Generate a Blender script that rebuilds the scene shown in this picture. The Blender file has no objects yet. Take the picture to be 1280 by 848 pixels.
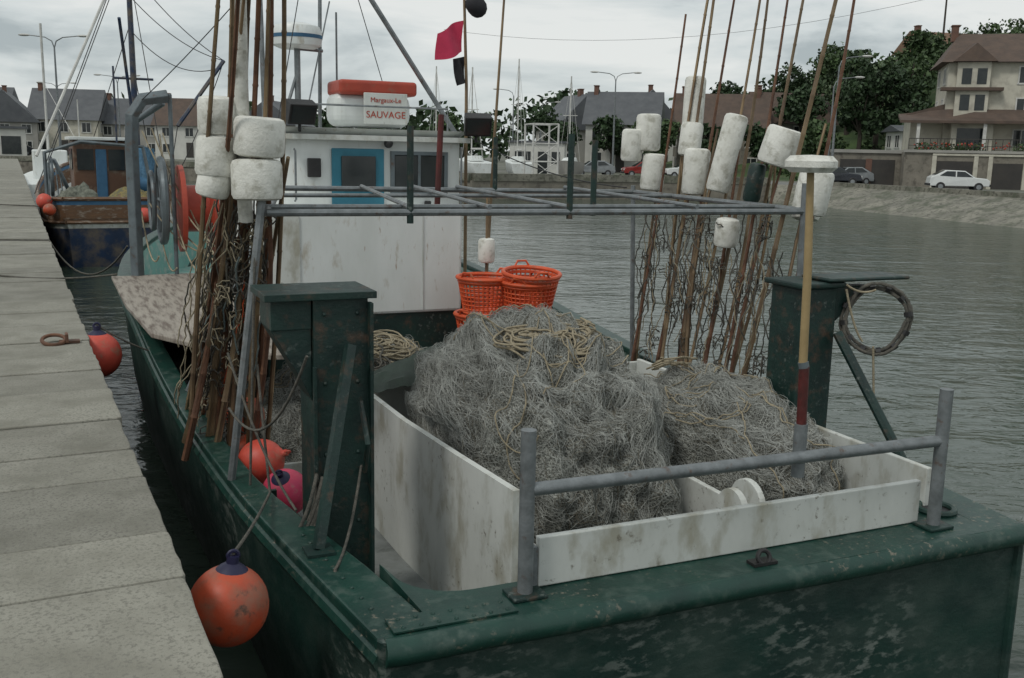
import bpy, math, random
from mathutils import Vector, Matrix, noise
random.seed(11)
U=random.uniform
V=Vector
sc=bpy.context.scene
# ------------------------------------------------------------------ helpers
def Tm(x,y,z=0,yaw=0): return Matrix.Translation((x,y,z))@Matrix.Rotation(math.radians(yaw),4,'Z')
BF=Tm(-.505,3.83,0,24)          # main boat frame  x=starboard y=forward
QF=Tm(-.887,2.89,0,26.5)        # quay frame x=toward water y=along edge
WF=Matrix.Identity(4)
B2=Tm(-12.2,26.0,0,26.5)
class G:
    def __init__(s,name,frame=WF,off=(0,0,0)):
        s.off=V(off); s.e=bpy.data.objects.new(name,None); s.e.empty_display_size=.2
        bpy.context.collection.objects.link(s.e); s.e.matrix_world=frame@Matrix.Translation(s.off)
def link(o,g):
    bpy.context.collection.objects.link(o)
    if g: o.parent=g.e
    return o
class MB:
    def __init__(s): s.v=[]; s.f=[]
    def add(s,vs,fs):
        n=len(s.v); s.v+= [tuple(v) for v in vs]; s.f+=[tuple(i+n for i in f) for f in fs]; return s
    def box(s,c,d,rot=None):
        c=V(c); vs=[]
        for x in(-.5,.5):
            for y in(-.5,.5):
                for z in(-.5,.5):
                    p=V((x*d[0],y*d[1],z*d[2]))
                    if rot: p=rot@p
                    vs.append(c+p)
        return s.add(vs,[(0,1,3,2),(4,6,7,5),(0,4,5,1),(2,3,7,6),(0,2,6,4),(1,5,7,3)])
    def bx(s,x0,x1,y0,y1,z0,z1): return s.box(((x0+x1)/2,(y0+y1)/2,(z0+z1)/2),(x1-x0,y1-y0,z1-z0))
    def tube(s,pts,r,n=8,cap=True):
        pts=[V(p) for p in pts]; m=len(pts); rs=r if isinstance(r,(list,tuple)) else [r]*m
        vs=[];up=None
        for i,p in enumerate(pts):
            t=(pts[min(i+1,m-1)]-pts[max(i-1,0)]).normalized()
            if up is None: up=V((0,0,1)) if abs(t.z)<.9 else V((1,0,0))
            a=t.cross(up).normalized(); up=a.cross(t).normalized()
            for k in range(n):
                q=2*math.pi*k/n; vs.append(p+(a*math.cos(q)+up*math.sin(q))*rs[i])
        fs=[(i*n+k,i*n+(k+1)%n,(i+1)*n+(k+1)%n,(i+1)*n+k) for i in range(m-1) for k in range(n)]
        if cap: fs+=[tuple(range(n))[::-1],tuple((m-1)*n+k for k in range(n))]
        return s.add(vs,fs)
    def ell(s,c,r,seg=20,ring=12,rot=None,wob=0):
        c=V(c); vs=[]
        for i in range(ring+1):
            ph=math.pi*i/ring
            for k in range(seg):
                th=2*math.pi*k/seg
                p=V((math.sin(ph)*math.cos(th)*r[0],math.sin(ph)*math.sin(th)*r[1],math.cos(ph)*r[2]))
                if wob: p*=1+wob*noise.noise(p*3+c)
                if rot: p=rot@p
                vs.append(c+p)
        return s.add(vs,[(i*seg+k,(i+1)*seg+k,(i+1)*seg+(k+1)%seg,i*seg+(k+1)%seg) for i in range(ring) for k in range(seg)])
    def rev(s,c,prof,seg=20,rot=None):   # profile (r,z)
        c=V(c); vs=[]
        for r,z in prof:
            for k in range(seg):
                th=2*math.pi*k/seg; p=V((r*math.cos(th),r*math.sin(th),z))
                if rot: p=rot@p
                vs.append(c+p)
        m=len(prof)
        return s.add(vs,[(i*seg+k,i*seg+(k+1)%seg,(i+1)*seg+(k+1)%seg,(i+1)*seg+k) for i in range(m-1) for k in range(seg)])
    def torus(s,c,R,r,rot=None,n=28,m=8):
        c=V(c); vs=[]
        for i in range(n):
            a=2*math.pi*i/n
            for k in range(m):
                b=2*math.pi*k/m; p=V(((R+r*math.cos(b))*math.cos(a),(R+r*math.cos(b))*math.sin(a),r*math.sin(b)))
                if rot: p=rot@p
                vs.append(c+p)
        return s.add(vs,[(i*m+k,((i+1)%n)*m+k,((i+1)%n)*m+(k+1)%m,i*m+(k+1)%m) for i in range(n) for k in range(m)])
    def loft(s,rings,closed=False,capends=False):
        n=len(rings[0]); vs=[p for r in rings for p in r]; kk=n if closed else n-1
        fs=[(i*n+k,i*n+(k+1)%n,(i+1)*n+(k+1)%n,(i+1)*n+k) for i in range(len(rings)-1) for k in range(kk)]
        if capends: fs+=[tuple(range(n))[::-1],tuple((len(rings)-1)*n+k for k in range(n))]
        return s.add(vs,fs)
    def poly(s,pts): return s.add(pts,[tuple(range(len(pts)))])
    def make(s,name,g,mat,smooth=False,bevel=0,seg=2):
        me=bpy.data.meshes.new(name); off=g.off if g else V((0,0,0))
        me.from_pydata([(v[0]-off.x,v[1]-off.y,v[2]-off.z) for v in s.v],[],s.f); me.update()
        o=bpy.data.objects.new(name,me); link(o,g)
        if mat: me.materials.append(mat)
        if smooth:
            for p in me.polygons: p.use_smooth=True
            try: me.set_sharp_from_angle(angle=math.radians(40))
            except Exception: pass
        if bevel:
            b=o.modifiers.new('b','BEVEL'); b.width=bevel; b.segments=seg; b.limit_method='ANGLE'; b.angle_limit=.6
        return o
def curves(name,g,mat,paths,r,res=0,smooth=False):
    cu=bpy.data.curves.new(name,'CURVE'); cu.dimensions='3D'; cu.bevel_depth=r; cu.bevel_resolution=res; cu.use_fill_caps=True
    off=g.off
    for p in paths:
        sp=cu.splines.new('POLY'); sp.points.add(len(p)-1); fl=[]
        for q in p: fl+=[q[0]-off.x,q[1]-off.y,q[2]-off.z,1]
        sp.points.foreach_set('co',fl)
    cu.materials.append(mat)
    return link(bpy.data.objects.new(name,cu),g)
def sag(a,b,s,n=14):
    a=V(a);b=V(b); return [a.lerp(b,i/n)-V((0,0,s*4*(i/n)*(1-i/n))) for i in range(n+1)]
def interp(T,x):
    if x<=T[0][0]: return T[0][1]
    for i in range(len(T)-1):
        if x<=T[i+1][0]:
            x0,y0=T[i];x1,y1=T[i+1]; h=x1-x0;t=(x-x0)/h
            m0=(y1-T[i-1][1])/(x1-T[i-1][0]) if i>0 else (y1-y0)/h
            m1=(T[i+2][1]-y0)/(T[i+2][0]-x0) if i+2<len(T) else (y1-y0)/h
            return (2*t**3-3*t*t+1)*y0+(t**3-2*t*t+t)*h*m0+(-2*t**3+3*t*t)*y1+(t**3-t*t)*h*m1
    return T[-1][1]
# ------------------------------------------------------------------ materials
def mat(name,c1,c2=None,scale=4,rough=.6,metal=0,bump=.1,bscale=30,c3=None,t3=.6,s3=6,st=(1,1,1),island=0,spec=.5,w3=.08,c4=None,t4=.6,s4=20,st4=(1,1,1),m4=0,rot4=(0,0,0)):
    m=bpy.data.materials.new(name); m.use_nodes=True; nt=m.node_tree; N=nt.nodes; Lk=nt.links
    b=N['Principled BSDF']; b.inputs['Roughness'].default_value=rough; b.inputs['Metallic'].default_value=metal
    b.inputs['Specular IOR Level'].default_value=spec
    tc=N.new('ShaderNodeTexCoord')
    def mpn(s,rt=(0,0,0)):
        mp=N.new('ShaderNodeMapping'); mp.inputs['Scale'].default_value=s; mp.inputs['Rotation'].default_value=rt; Lk.new(tc.outputs['Object'],mp.inputs[0]); return mp
    mp0=mpn(st)
    def nz(s,d=5,mp=None):
        n=N.new('ShaderNodeTexNoise'); n.inputs['Scale'].default_value=s; n.inputs['Detail'].default_value=d; n.inputs['Roughness'].default_value=.62; Lk.new((mp or mp0).outputs[0],n.inputs['Vector']); return n
    def mr(src,a,bb):
        r=N.new('ShaderNodeMapRange'); r.inputs['From Min'].default_value=a; r.inputs['From Max'].default_value=bb; Lk.new(src,r.inputs['Value']); return r.outputs[0]
    def mx(f,A,B,bl='MIX'):
        x=N.new('ShaderNodeMix'); x.data_type='RGBA'; x.blend_type=bl
        if hasattr(f,'node'): Lk.new(f,x.inputs[0])
        else: x.inputs[0].default_value=f
        for i,c in((6,A),(7,B)):
            if hasattr(c,'node'): Lk.new(c,x.inputs[i])
            else: x.inputs[i].default_value=(*c,1)
        return x.outputs[2]
    c2=c2 or tuple(v*.72 for v in c1)
    col=mx(mr(nz(scale).outputs[0],.36,.64),c1,c2)
    if c3: 
        k=mr(nz(s3,8).outputs[0],t3-w3,t3+w3); col=mx(k,col,c3)
    if c4:
        k=mr(nz(s4,8,mpn(st4,rot4)).outputs[0],t4-.05,t4+.05)
        if m4:
            mm=N.new('ShaderNodeMath'); mm.operation='MULTIPLY'; Lk.new(k,mm.inputs[0]); Lk.new(mr(nz(m4,3,mpn((1,1,1))).outputs[0],.47,.62),mm.inputs[1]); k=mm.outputs[0]
        col=mx(k,col,c4)
    if island:
        ge=N.new('ShaderNodeNewGeometry'); r=N.new('ShaderNodeMapRange'); Lk.new(ge.outputs['Random Per Island'],r.inputs['Value'])
        r.inputs['To Min'].default_value=1-island; r.inputs['To Max'].default_value=1+island
        cb=N.new('ShaderNodeCombineColor'); 
        for i in range(3): Lk.new(r.outputs[0],cb.inputs[i])
        col=mx(1.0,col,cb.outputs[0],'MULTIPLY')
    Lk.new(col,b.inputs['Base Color'])
    rr=N.new('ShaderNodeMapRange'); Lk.new(nz(scale*3).outputs[0],rr.inputs['Value']); rr.inputs['To Min'].default_value=max(0,rough-.15); rr.inputs['To Max'].default_value=min(1,rough+.15); Lk.new(rr.outputs[0],b.inputs['Roughness'])
    if bump:
        bp=N.new('ShaderNodeBump'); bp.inputs['Strength'].default_value=bump; bp.inputs['Distance'].default_value=.02; Lk.new(nz(bscale,6).outputs[0],bp.inputs['Height']); Lk.new(bp.outputs[0],b.inputs['Normal'])
    return m
GREEN=mat('green_paint',(.010,.050,.037),(.006,.032,.025),3,.42,bump=.15,bscale=25,c3=(.045,.080,.066),t3=.60,s3=9,c4=(.17,.155,.12),t4=.62,s4=26,m4=2.0)
HULLG=mat('green_hull_paint',(.008,.036,.028),(.005,.022,.019),1.5,.48,bump=.25,bscale=14,c3=(.038,.062,.052),t3=.56,s3=2.2,st=(1,1,1.6),w3=.14,c4=(.14,.165,.15),t4=.555,s4=8,st4=(1.2,1.2,2.6),m4=.75,rot4=(0,.5,0))
DGREEN=mat('dark_green_steel',(.008,.032,.026),(.005,.019,.017),5,.5,bump=.2,bscale=40,c3=(.07,.045,.03),t3=.62,s3=9,c4=(.10,.12,.11),t4=.62,s4=22,m4=2.5)
WHITE=mat('white_paint_weathered',(.61,.63,.60),(.50,.52,.49),2.5,.5,bump=.08,bscale=30,c3=(.36,.35,.29),t3=.59,s3=5,st=(1,1,.5),w3=.08,c4=(.12,.10,.07),t4=.64,s4=24,m4=2.2)
WHITE2=mat('white_cabin_paint',(.71,.74,.73),(.61,.64,.62),2,.4,bump=.04,c3=(.42,.39,.32),t3=.66,s3=7,st=(1,1,.4),c4=(.28,.16,.09),t4=.66,s4=9,st4=(3,3,.6),m4=1.5)
STY=mat('white_float_foam',(.76,.76,.71),(.62,.62,.57),9,.7,bump=.35,bscale=60,c3=(.35,.34,.28),t3=.62,s3=11,w3=.1)
GALV=mat('galvanised_steel',(.24,.26,.27),(.15,.165,.17),10,.5,metal=.45,bump=.15,bscale=60,c3=(.12,.07,.045),t3=.66,s3=14)
DECK=mat('deck_grey',(.24,.26,.25),(.13,.14,.135),3,.6,bump=.25,bscale=50,c3=(.06,.07,.06),t3=.58,s3=5)
BULW=mat('bulwark_inner',(.26,.31,.29),(.12,.18,.16),3,.6,bump=.15,c3=(.03,.08,.06),t3=.56,s3=5)
CYAN=mat('pale_cyan_paint',(.20,.38,.34),(.14,.29,.27),3,.5,bump=.1,c3=(.4,.42,.38),t3=.58,s3=6)
CYAND=mat('blue_door_paint',(.03,.18,.25),(.02,.13,.19),3,.45,bump=.05)
GLASS=mat('dark_window_glass',(.015,.02,.022),(.03,.035,.035),2,.1,bump=0)
BLACK=mat('black_rubber',(.012,.012,.013),(.022,.022,.022),6,.5,bump=.1)
ORANGE=mat('orange_buoy_vinyl',(.48,.070,.024),(.36,.055,.024),5,.5,bump=.1,bscale=40,c3=(.24,.12,.075),t3=.55,s3=6,w3=.12,c4=(.08,.045,.03),t4=.62,s4=18,m4=4)
PINK=mat('pink_buoy_vinyl',(.56,.05,.10),(.48,.04,.11),5,.5,bump=.1,c3=(.35,.2,.18),t3=.66,s3=9)
REDB=mat('red_buoy_vinyl',(.58,.08,.05),(.48,.06,.04),5,.5,bump=.1,c3=(.3,.15,.1),t3=.62,s3=9)
NAVY=mat('navy_plastic',(.012,.012,.05),None,5,.5)
BASK=mat('orange_basket_plastic',(.64,.095,.025),(.52,.07,.02),6,.5,bump=.05,c3=(.35,.14,.07),t3=.62,s3=12)
BAMB=mat('bamboo_weathered',(.22,.155,.085),(.115,.075,.045),6,.65,bump=.3,bscale=40,st=(1,1,.4),island=.5)
BAMB2=mat('bamboo_rusty',(.16,.075,.04),(.09,.042,.025),8,.7,bump=.3,island=.3)
WOODP=mat('grey_plank',(.33,.295,.25),(.22,.195,.165),5,.7,bump=.2,bscale=20,st=(4,.5,1),c3=(.13,.10,.08),t3=.58,s3=5)
YWOOD=mat('varnished_pole',(.38,.28,.14),(.29,.21,.10),5,.5,bump=.1)
REDP=mat('red_pole_paint',(.11,.014,.012),(.05,.012,.01),8,.5,bump=.2)
ROPE=mat('rope_beige',(.38,.33,.23),(.26,.22,.15),20,.85,bump=.6,bscale=120)
ROPED=mat('rope_dark',(.13,.12,.10),(.06,.06,.052),20,.85,bump=.6,bscale=120)
ROPEB=mat('rope_grey_blue',(.10,.15,.16),(.16,.18,.165),20,.85,bump=.6,bscale=120)
NETL=mat('net_monofilament_light',(.49,.505,.475),(.36,.37,.345),6,.5,bump=0)
NETM=mat('net_monofilament_mid',(.29,.30,.28),(.20,.205,.185),6,.5,bump=0)
NETD=mat('net_monofilament_brown',(.18,.16,.12),(.10,.095,.07),6,.6,bump=0)
TARP=mat('green_tarp',(.018,.035,.024),(.010,.020,.014),5,.6,bump=.3,bscale=12)
STONE=mat('granite_slab',(.275,.268,.228),(.232,.226,.19),1.6,.85,bump=.35,bscale=90,c3=(.165,.16,.13),t3=.58,s3=2.4,island=.13,w3=.14,c4=(.165,.16,.135),t4=.56,s4=70)
STONEJ=mat('joint_dark',(.045,.045,.036),(.025,.027,.02),3,.95,bump=.4)
STONEW=mat('quay_wall_stone',(.10,.10,.085),(.05,.055,.045),1.5,.85,bump=.6,bscale=12,c3=(.03,.045,.03),t3=.5,s3=3)
ASPH=mat('asphalt',(.085,.088,.085),(.065,.067,.066),.6,.9,bump=.2)
ROADM=mat('road_pale',(.18,.18,.17),(.14,.14,.135),.3,.9,bump=.1)
GROUND=mat('ground_far',(.15,.15,.13),(.10,.11,.08),.08,.9,bump=.1)
BANK=mat('stone_bank',(.24,.23,.19),(.16,.155,.13),.7,.85,bump=.7,bscale=3,c3=(.085,.095,.065),t3=.56,s3=.8,c4=(.09,.09,.07),t4=.56,s4=4)
GRASS=mat('grass_slope',(.055,.095,.028),(.032,.06,.018),.35,.9,bump=.8,bscale=2,c3=(.12,.12,.06),t3=.62,s3=.5)
def leafmat(n,a,b):
    m=mat(n,a,b,.9,.7,bump=0,island=.35); return m
LEAF=leafmat('foliage_dark',(.030,.062,.020),(.016,.035,.012))
LEAF2=leafmat('foliage_mid',(.058,.098,.032),(.030,.058,.020))
BARK=mat('bark',(.06,.05,.04),None,3,.9,bump=.5)
RENDC=mat('render_cream',(.54,.52,.44),(.44,.42,.35),.5,.85,bump=.05,bscale=10,c3=(.33,.31,.26),t3=.6,s3=1.2,w3=.12)
RENDW=mat('render_white',(.58,.58,.54),(.47,.47,.44),.5,.85,bump=.05,bscale=10)
RENDG=mat('render_grey',(.33,.32,.29),(.26,.255,.235),.5,.85,bump=.05,bscale=10)
STW=mat('stone_house_wall',(.22,.20,.165),(.15,.14,.115),.9,.9,bump=.5,bscale=4,c3=(.10,.09,.075),t3=.58,s3=2)
TILE=mat('brown_roof_tile',(.105,.072,.055),(.075,.054,.043),1.2,.8,bump=.5,bscale=8)
TILER=mat('orange_roof_tile',(.22,.13,.08),(.16,.095,.06),1.2,.8,bump=.5,bscale=8)
SLATE=mat('slate_roof',(.095,.102,.11),(.07,.076,.085),1,.6,bump=.3,bscale=8)
BRICK=mat('brick_red',(.16,.085,.06),(.12,.065,.05),2,.85,bump=.3,bscale=10)
DOORD=mat('garage_door_dark',(.03,.028,.026),(.045,.04,.035),1,.6)
TRIM=mat('trim_white',(.6,.6,.57),None,2,.6)
CARW=mat('car_paint_white',(.62,.64,.63),(.58,.6,.59),1,.25,bump=0)
CARD=mat('car_paint_dark',(.03,.035,.045),None,1,.25,bump=0)
CARR=mat('car_paint_red',(.25,.02,.015),None,1,.25,bump=0)
CARS=mat('car_paint_silver',(.25,.27,.28),None,1,.25,bump=0)
BLUEH=mat('blue_hull_paint',(.014,.035,.085),(.01,.025,.06),2,.5,bump=.2,c3=(.12,.10,.08),t3=.54,s3=3,w3=.12)
BRWN=mat('brown_wood_hull',(.15,.08,.04),(.09,.05,.028),4,.55,bump=.2,st=(1,1,3),c3=(.3,.25,.2),t3=.60,s3=4)
BRWH=mat('brown_wheelhouse_paint',(.13,.065,.035),(.09,.045,.026),1.5,.55,bump=.1,c3=(.22,.17,.12),t3=.64,s3=3)
BLUEP=mat('blue_paint',(.05,.15,.26),(.03,.10,.19),3,.6,bump=.1)
REDO=mat('red_orange_paint',(.42,.06,.03),(.33,.045,.025),4,.5,bump=.1,c3=(.25,.12,.08),t3=.65)
PINKF=mat('flag_pink',(.62,.045,.11),(.5,.035,.09),5,.8,bump=.1)
BLACKF=mat('flag_black',(.02,.02,.025),None,5,.8)
STEELP=mat('grey_blue_steel',(.14,.17,.185),(.09,.11,.12),4,.5,metal=.2,bump=.15,c3=(.10,.06,.04),t3=.66,s3=8)
# net core: dense crossing threads
NETB=bpy.data.materials.new('net_bulk'); NETB.use_nodes=True; nt=NETB.node_tree; N=nt.nodes; b=N['Principled BSDF']; b.inputs['Roughness'].default_value=.8
tc=N.new('ShaderNodeTexCoord'); last=None; hs=[]
for rot,scl in(((.3,.5,.2),42),((1.2,-.4,1.0),55),((-.7,1.1,2.0),48)):
    mp=N.new('ShaderNodeMapping'); mp.inputs['Rotation'].default_value=rot; nt.links.new(tc.outputs['Object'],mp.inputs[0])
    wv=N.new('ShaderNodeTexWave'); wv.inputs['Scale'].default_value=scl/3; wv.inputs['Distortion'].default_value=22; wv.inputs['Detail'].default_value=4; wv.inputs['Detail Scale'].default_value=.45; wv.inputs['Detail Roughness'].default_value=.6
    nt.links.new(mp.outputs[0],wv.inputs['Vector']); r=N.new('ShaderNodeMapRange'); r.inputs['From Min'].default_value=.72; r.inputs['From Max'].default_value=.98; nt.links.new(wv.outputs['Fac'],r.inputs['Value']); hs.append(r)
m1=N.new('ShaderNodeMath'); m1.operation='MAXIMUM'; nt.links.new(hs[0].outputs[0],m1.inputs[0]); nt.links.new(hs[1].outputs[0],m1.inputs[1])
m2_=N.new('ShaderNodeMath'); m2_.operation='MAXIMUM'; nt.links.new(m1.outputs[0],m2_.inputs[0]); nt.links.new(hs[2].outputs[0],m2_.inputs[1])
mxx_=N.new('ShaderNodeMix'); mxx_.data_type='RGBA'; mxx_.inputs[6].default_value=(.082,.084,.072,1); mxx_.inputs[7].default_value=(.33,.34,.31,1); nt.links.new(m2_.outputs[0],mxx_.inputs[0])
big=N.new('ShaderNodeTexNoise'); big.inputs['Scale'].default_value=4; big.inputs['Detail'].default_value=4; nt.links.new(tc.outputs['Object'],big.inputs['Vector'])
rg=N.new('ShaderNodeMapRange'); rg.inputs['From Min'].default_value=.35; rg.inputs['From Max'].default_value=.65; rg.inputs['To Min'].default_value=.6; rg.inputs['To Max'].default_value=1.3; nt.links.new(big.outputs[0],rg.inputs['Value'])
mul=N.new('ShaderNodeVectorMath'); mul.operation='SCALE'; nt.links.new(mxx_.outputs[2],mul.inputs[0]); nt.links.new(rg.outputs[0],mul.inputs['Scale']); nt.links.new(mul.outputs[0],b.inputs['Base Color'])
bp=N.new('ShaderNodeBump'); bp.inputs['Strength'].default_value=.8; bp.inputs['Distance'].default_value=.012; nt.links.new(m2_.outputs[0],bp.inputs['Height']); nt.links.new(bp.outputs[0],b.inputs['Normal'])
# water
WATER=bpy.data.materials.new('harbour_water'); WATER.use_nodes=True
nt=WATER.node_tree; N=nt.nodes; b=N['Principled BSDF']; b.inputs['Base Color'].default_value=(.046,.066,.050,1); b.inputs['Roughness'].default_value=.10; b.inputs['IOR'].default_value=1.33
tc=N.new('ShaderNodeTexCoord'); prev=None
for s,stv,rz,strg,dist in((1.6,(.55,1,1),15,.5,.09),(5.5,(.6,1,1),-15,.5,.030),(.3,(.5,1,1),5,.4,.25)):
    mp=N.new('ShaderNodeMapping'); mp.inputs['Scale'].default_value=stv; mp.inputs['Rotation'].default_value=(0,0,math.radians(rz)); nt.links.new(tc.outputs['Object'],mp.inputs[0])
    n=N.new('ShaderNodeTexNoise'); n.inputs['Scale'].default_value=s; n.inputs['Detail'].default_value=3; n.inputs['Distortion'].default_value=.8; nt.links.new(mp.outputs[0],n.inputs['Vector'])
    bp=N.new('ShaderNodeBump'); bp.inputs['Strength'].default_value=strg; bp.inputs['Distance'].default_value=dist; nt.links.new(n.outputs[0],bp.inputs['Height'])
    if prev: nt.links.new(prev.outputs[0],bp.inputs['Normal'])
    prev=bp
nt.links.new(prev.outputs[0],b.inputs['Normal'])
# ------------------------------------------------------------------ world, sun, camera
w=bpy.data.worlds.new('World'); sc.world=w; w.use_nodes=True; nt=w.node_tree; N=nt.nodes
bg=N['Background']; bg.inputs[1].default_value=.1
sk=N.new('ShaderNodeTexSky'); sk.sky_type='NISHITA'; sk.sun_disc=False; sk.sun_elevation=math.radians(52); sk.sun_rotation=math.radians(219)
tc=N.new('ShaderNodeTexCoord'); mp=N.new('ShaderNodeMapping'); mp.inputs['Scale'].default_value=(1.0,1.0,4.2); nt.links.new(tc.outputs['Generated'],mp.inputs[0])
n=N.new('ShaderNodeTexNoise'); n.inputs['Scale'].default_value=3.4; n.inputs['Detail'].default_value=8; n.inputs['Roughness'].default_value=.55; n.inputs['Distortion'].default_value=.4; nt.links.new(mp.outputs[0],n.inputs['Vector'])
cr=N.new('ShaderNodeValToRGB'); nt.links.new(n.outputs[0],cr.inputs[0]); e=cr.color_ramp.elements
e[0].position=.38; e[0].color=(.43,.485,.50,1); e[1].position=.60; e[1].color=(.84,.86,.84,1)
x=e=cr.color_ramp.elements.new(.48); x.color=(.67,.72,.72,1)
vm=N.new('ShaderNodeVectorMath'); vm.operation='SCALE'; vm.inputs['Scale'].default_value=9.4; nt.links.new(cr.outputs[0],vm.inputs[0])
mx=N.new('ShaderNodeMix'); mx.data_type='RGBA'; mx.inputs[0].default_value=.94; nt.links.new(sk.outputs[0],mx.inputs[6]); nt.links.new(vm.outputs[0],mx.inputs[7]); nt.links.new(mx.outputs[2],bg.inputs[0])
sl=bpy.data.lights.new('sun','SUN'); sl.energy=1.2; sl.angle=math.radians(12); sl.color=(1,.965,.90)
so=bpy.data.objects.new('sun',sl); bpy.context.collection.objects.link(so); so.rotation_euler=V((-.45,-.55,.9)).to_track_quat('Z','Y').to_euler()
cam=bpy.data.cameras.new('camera'); cam.lens=35; cam.sensor_width=36; cam.clip_end=3000; cam.clip_start=.05
co=bpy.data.objects.new('camera',cam); bpy.context.collection.objects.link(co); sc.camera=co
co.matrix_world=Matrix.Translation((0,0,1.65))@Matrix.Rotation(math.radians(90-10.6),4,'X')@Matrix.Rotation(math.radians(1.2),4,'Z')
sc.view_settings.view_transform='Standard'; sc.view_settings.look='None'; sc.view_settings.exposure=0
# ------------------------------------------------------------------ water, ground
def single(name,mb,m,frame=WF,**k):
    o=mb.make(name,None,m,**k); o.matrix_world=frame; return o
single('water',MB().poly([(-900,-300,-1.6),(900,-300,-1.6),(900,900,-1.6),(-900,900,-1.6)]),WATER)
single('ground',MB().poly([(-1500,-600,-4),(1500,-600,-4),(1500,2000,-4),(-1500,2000,-4)]),GROUND)
g=G('stone_quay',QF)
mb=MB(); t=-6.0
while t<70:
    d=random.choice([.55,.62,.7,.78,.9])*U(.9,1.1); x0=U(-.010,.010); zt=U(-.006,.006)
    ed=[V((x0-.012,t+.009,0)),V((x0,t+.02,0))]+[V((x0+U(-.005,.005),t+d*k/6,0)) for k in range(1,6)]+[V((x0,t+d-.02,0)),V((x0-.012,t+d-.009,0))]
    pl=[V((-2.1,t+.009,0))]+ed+[V((-2.1,t+d-.009,0))]
    mb.loft([[p+V((0,0,-.4)) for p in pl],[p+V((0,0,zt)) for p in pl]],closed=True,capends=True); t+=d
for row,(xa,xb) in enumerate(((-3.6,-2.12),(-5.2,-3.62))):
    t=-6.0
    while t<70:
        d=U(.8,1.5); mb.bx(xa,xb,t+.009,t+d-.009,-.4,U(-.006,.002)); t+=d
mb.make('slabs',g,STONE,bevel=.008)
MB().bx(-5.2,-.05,-6,70,-.5,-.022).make('joint_bed',g,STONEJ)
mb=MB(); z=-.41
while z>-3:
    t=-6+U(0,.6)
    while t<110:
        d=U(.7,1.3); mb.bx(-.6,-.02+U(-.02,.015),t,t+d-.02,z-.38,z); t+=d
    z-=.4
mb.make('wall_blocks',g,STONEW,bevel=.02)
MB().bx(-6,-.06,-6,112,-3.9,-.45).make('wall_core',g,STONEW)
MB().bx(-260,-5.2,-8,260,-.6,-.004).make('apron',g,ASPH)
MB().bx(-5.2,0,70,112,-.5,.0).make('far_coping',g,STONE)
# far land
g=G('far_land')
edge=[(-72,118),(-49,108),(-20,88),(-3,70),(9.5,75.5),(19,76)]
top=[(23.3,75),(28.0,60),(34,40),(41,12),(48,-20)]
bot=[(19.0,75.0),(20.6,66),(24.7,48.3),(30,27),(36,8),(42,-20)]
land=edge+top+[(400,-20),(900,900),(-900,900),(-900,118)]
MB().poly([(x,y,-.3) for x,y in land]).make('land_sheet',g,GROUND)
mb=MB()
for a,b_ in zip(edge[:-1],edge[1:]): mb.poly([(*a,-4),(*b_,-4),(*b_,-.3),(*a,-.3)])
mb.make('harbour_wall',g,STW)
mb=MB()
for a,b_ in zip(edge[:-1],edge[1:]):
    a=V((*a,0));b_=V((*b_,0)); dd=(b_-a); yaw=math.atan2(dd.y,dd.x); mb.box(((a+b_)/2)+V((0,.3,-.07)),(dd.length,.7,.52),Matrix.Rotation(yaw,3,'Z'))
mb.make('coping',g,BANK)
mb=MB(); tt=[(19,76)]+top
rings=[]
for (a,b_) in zip(bot,tt):
    rings.append([V((*b_,-.29)).lerp(V((*a,-2.1)),k/6) for k in range(7)])
rr=[]
for i in range(len(rings)-1):
    for k in range(24): rr.append([rings[i][j].lerp(rings[i+1][j],k/24)+V((0,0,U(-.05,.05) if j else 0)) for j in range(7)])
rr.append(rings[-1]); mb.loft(rr); mb.make('stone_bank',g,BANK,smooth=True)
g=G('bank_kerb'); mb=MB()
for a,b_ in zip(top[:-1],top[1:]):
    a=V((*a,0));b_=V((*b_,0)); dd=b_-a; mb.box((a+b_)/2+V((.2,0,-.15)),(dd.length+.1,.35,.3),Matrix.Rotation(math.atan2(dd.y,dd.x),3,'Z'))
mb.make('kerb_stone',g,BANK)
single('road',MB().poly([(24.0,75,-.292),(28.7,60,-.292),(34.7,40,-.292),(41.7,12,-.292),(50,12,-.292),(43,40,-.292),(37,60,-.292),(31,79,-.292),(10,90,-.292),(-10,88,-.292),(-3,73,-.292),(9,78,-.292)]),ROADM)
def sm(t): t=max(0,min(1,t)); return t*t*(3-2*t)
def hill(x,y):
    return -.31+sm((y-86-.12*abs(x-30))/38)*(3+15*sm((x-20)/42))*sm((x-12)/16)+.5*noise.noise(V((x*.08,y*.08,0)))*sm((y-88)/10)
mb=MB(); nx,ny=60,50; vs=[];
for j in range(ny+1):
    for i in range(nx+1):
        x=10+i*3.2; y=84+j*4; vs.append((x,y,hill(x,y)-.05))
mb.add(vs,[(j*(nx+1)+i,j*(nx+1)+i+1,(j+1)*(nx+1)+i+1,(j+1)*(nx+1)+i) for j in range(ny) for i in range(nx)])
single('grass_hill',mb,GRASS,smooth=True)
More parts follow.
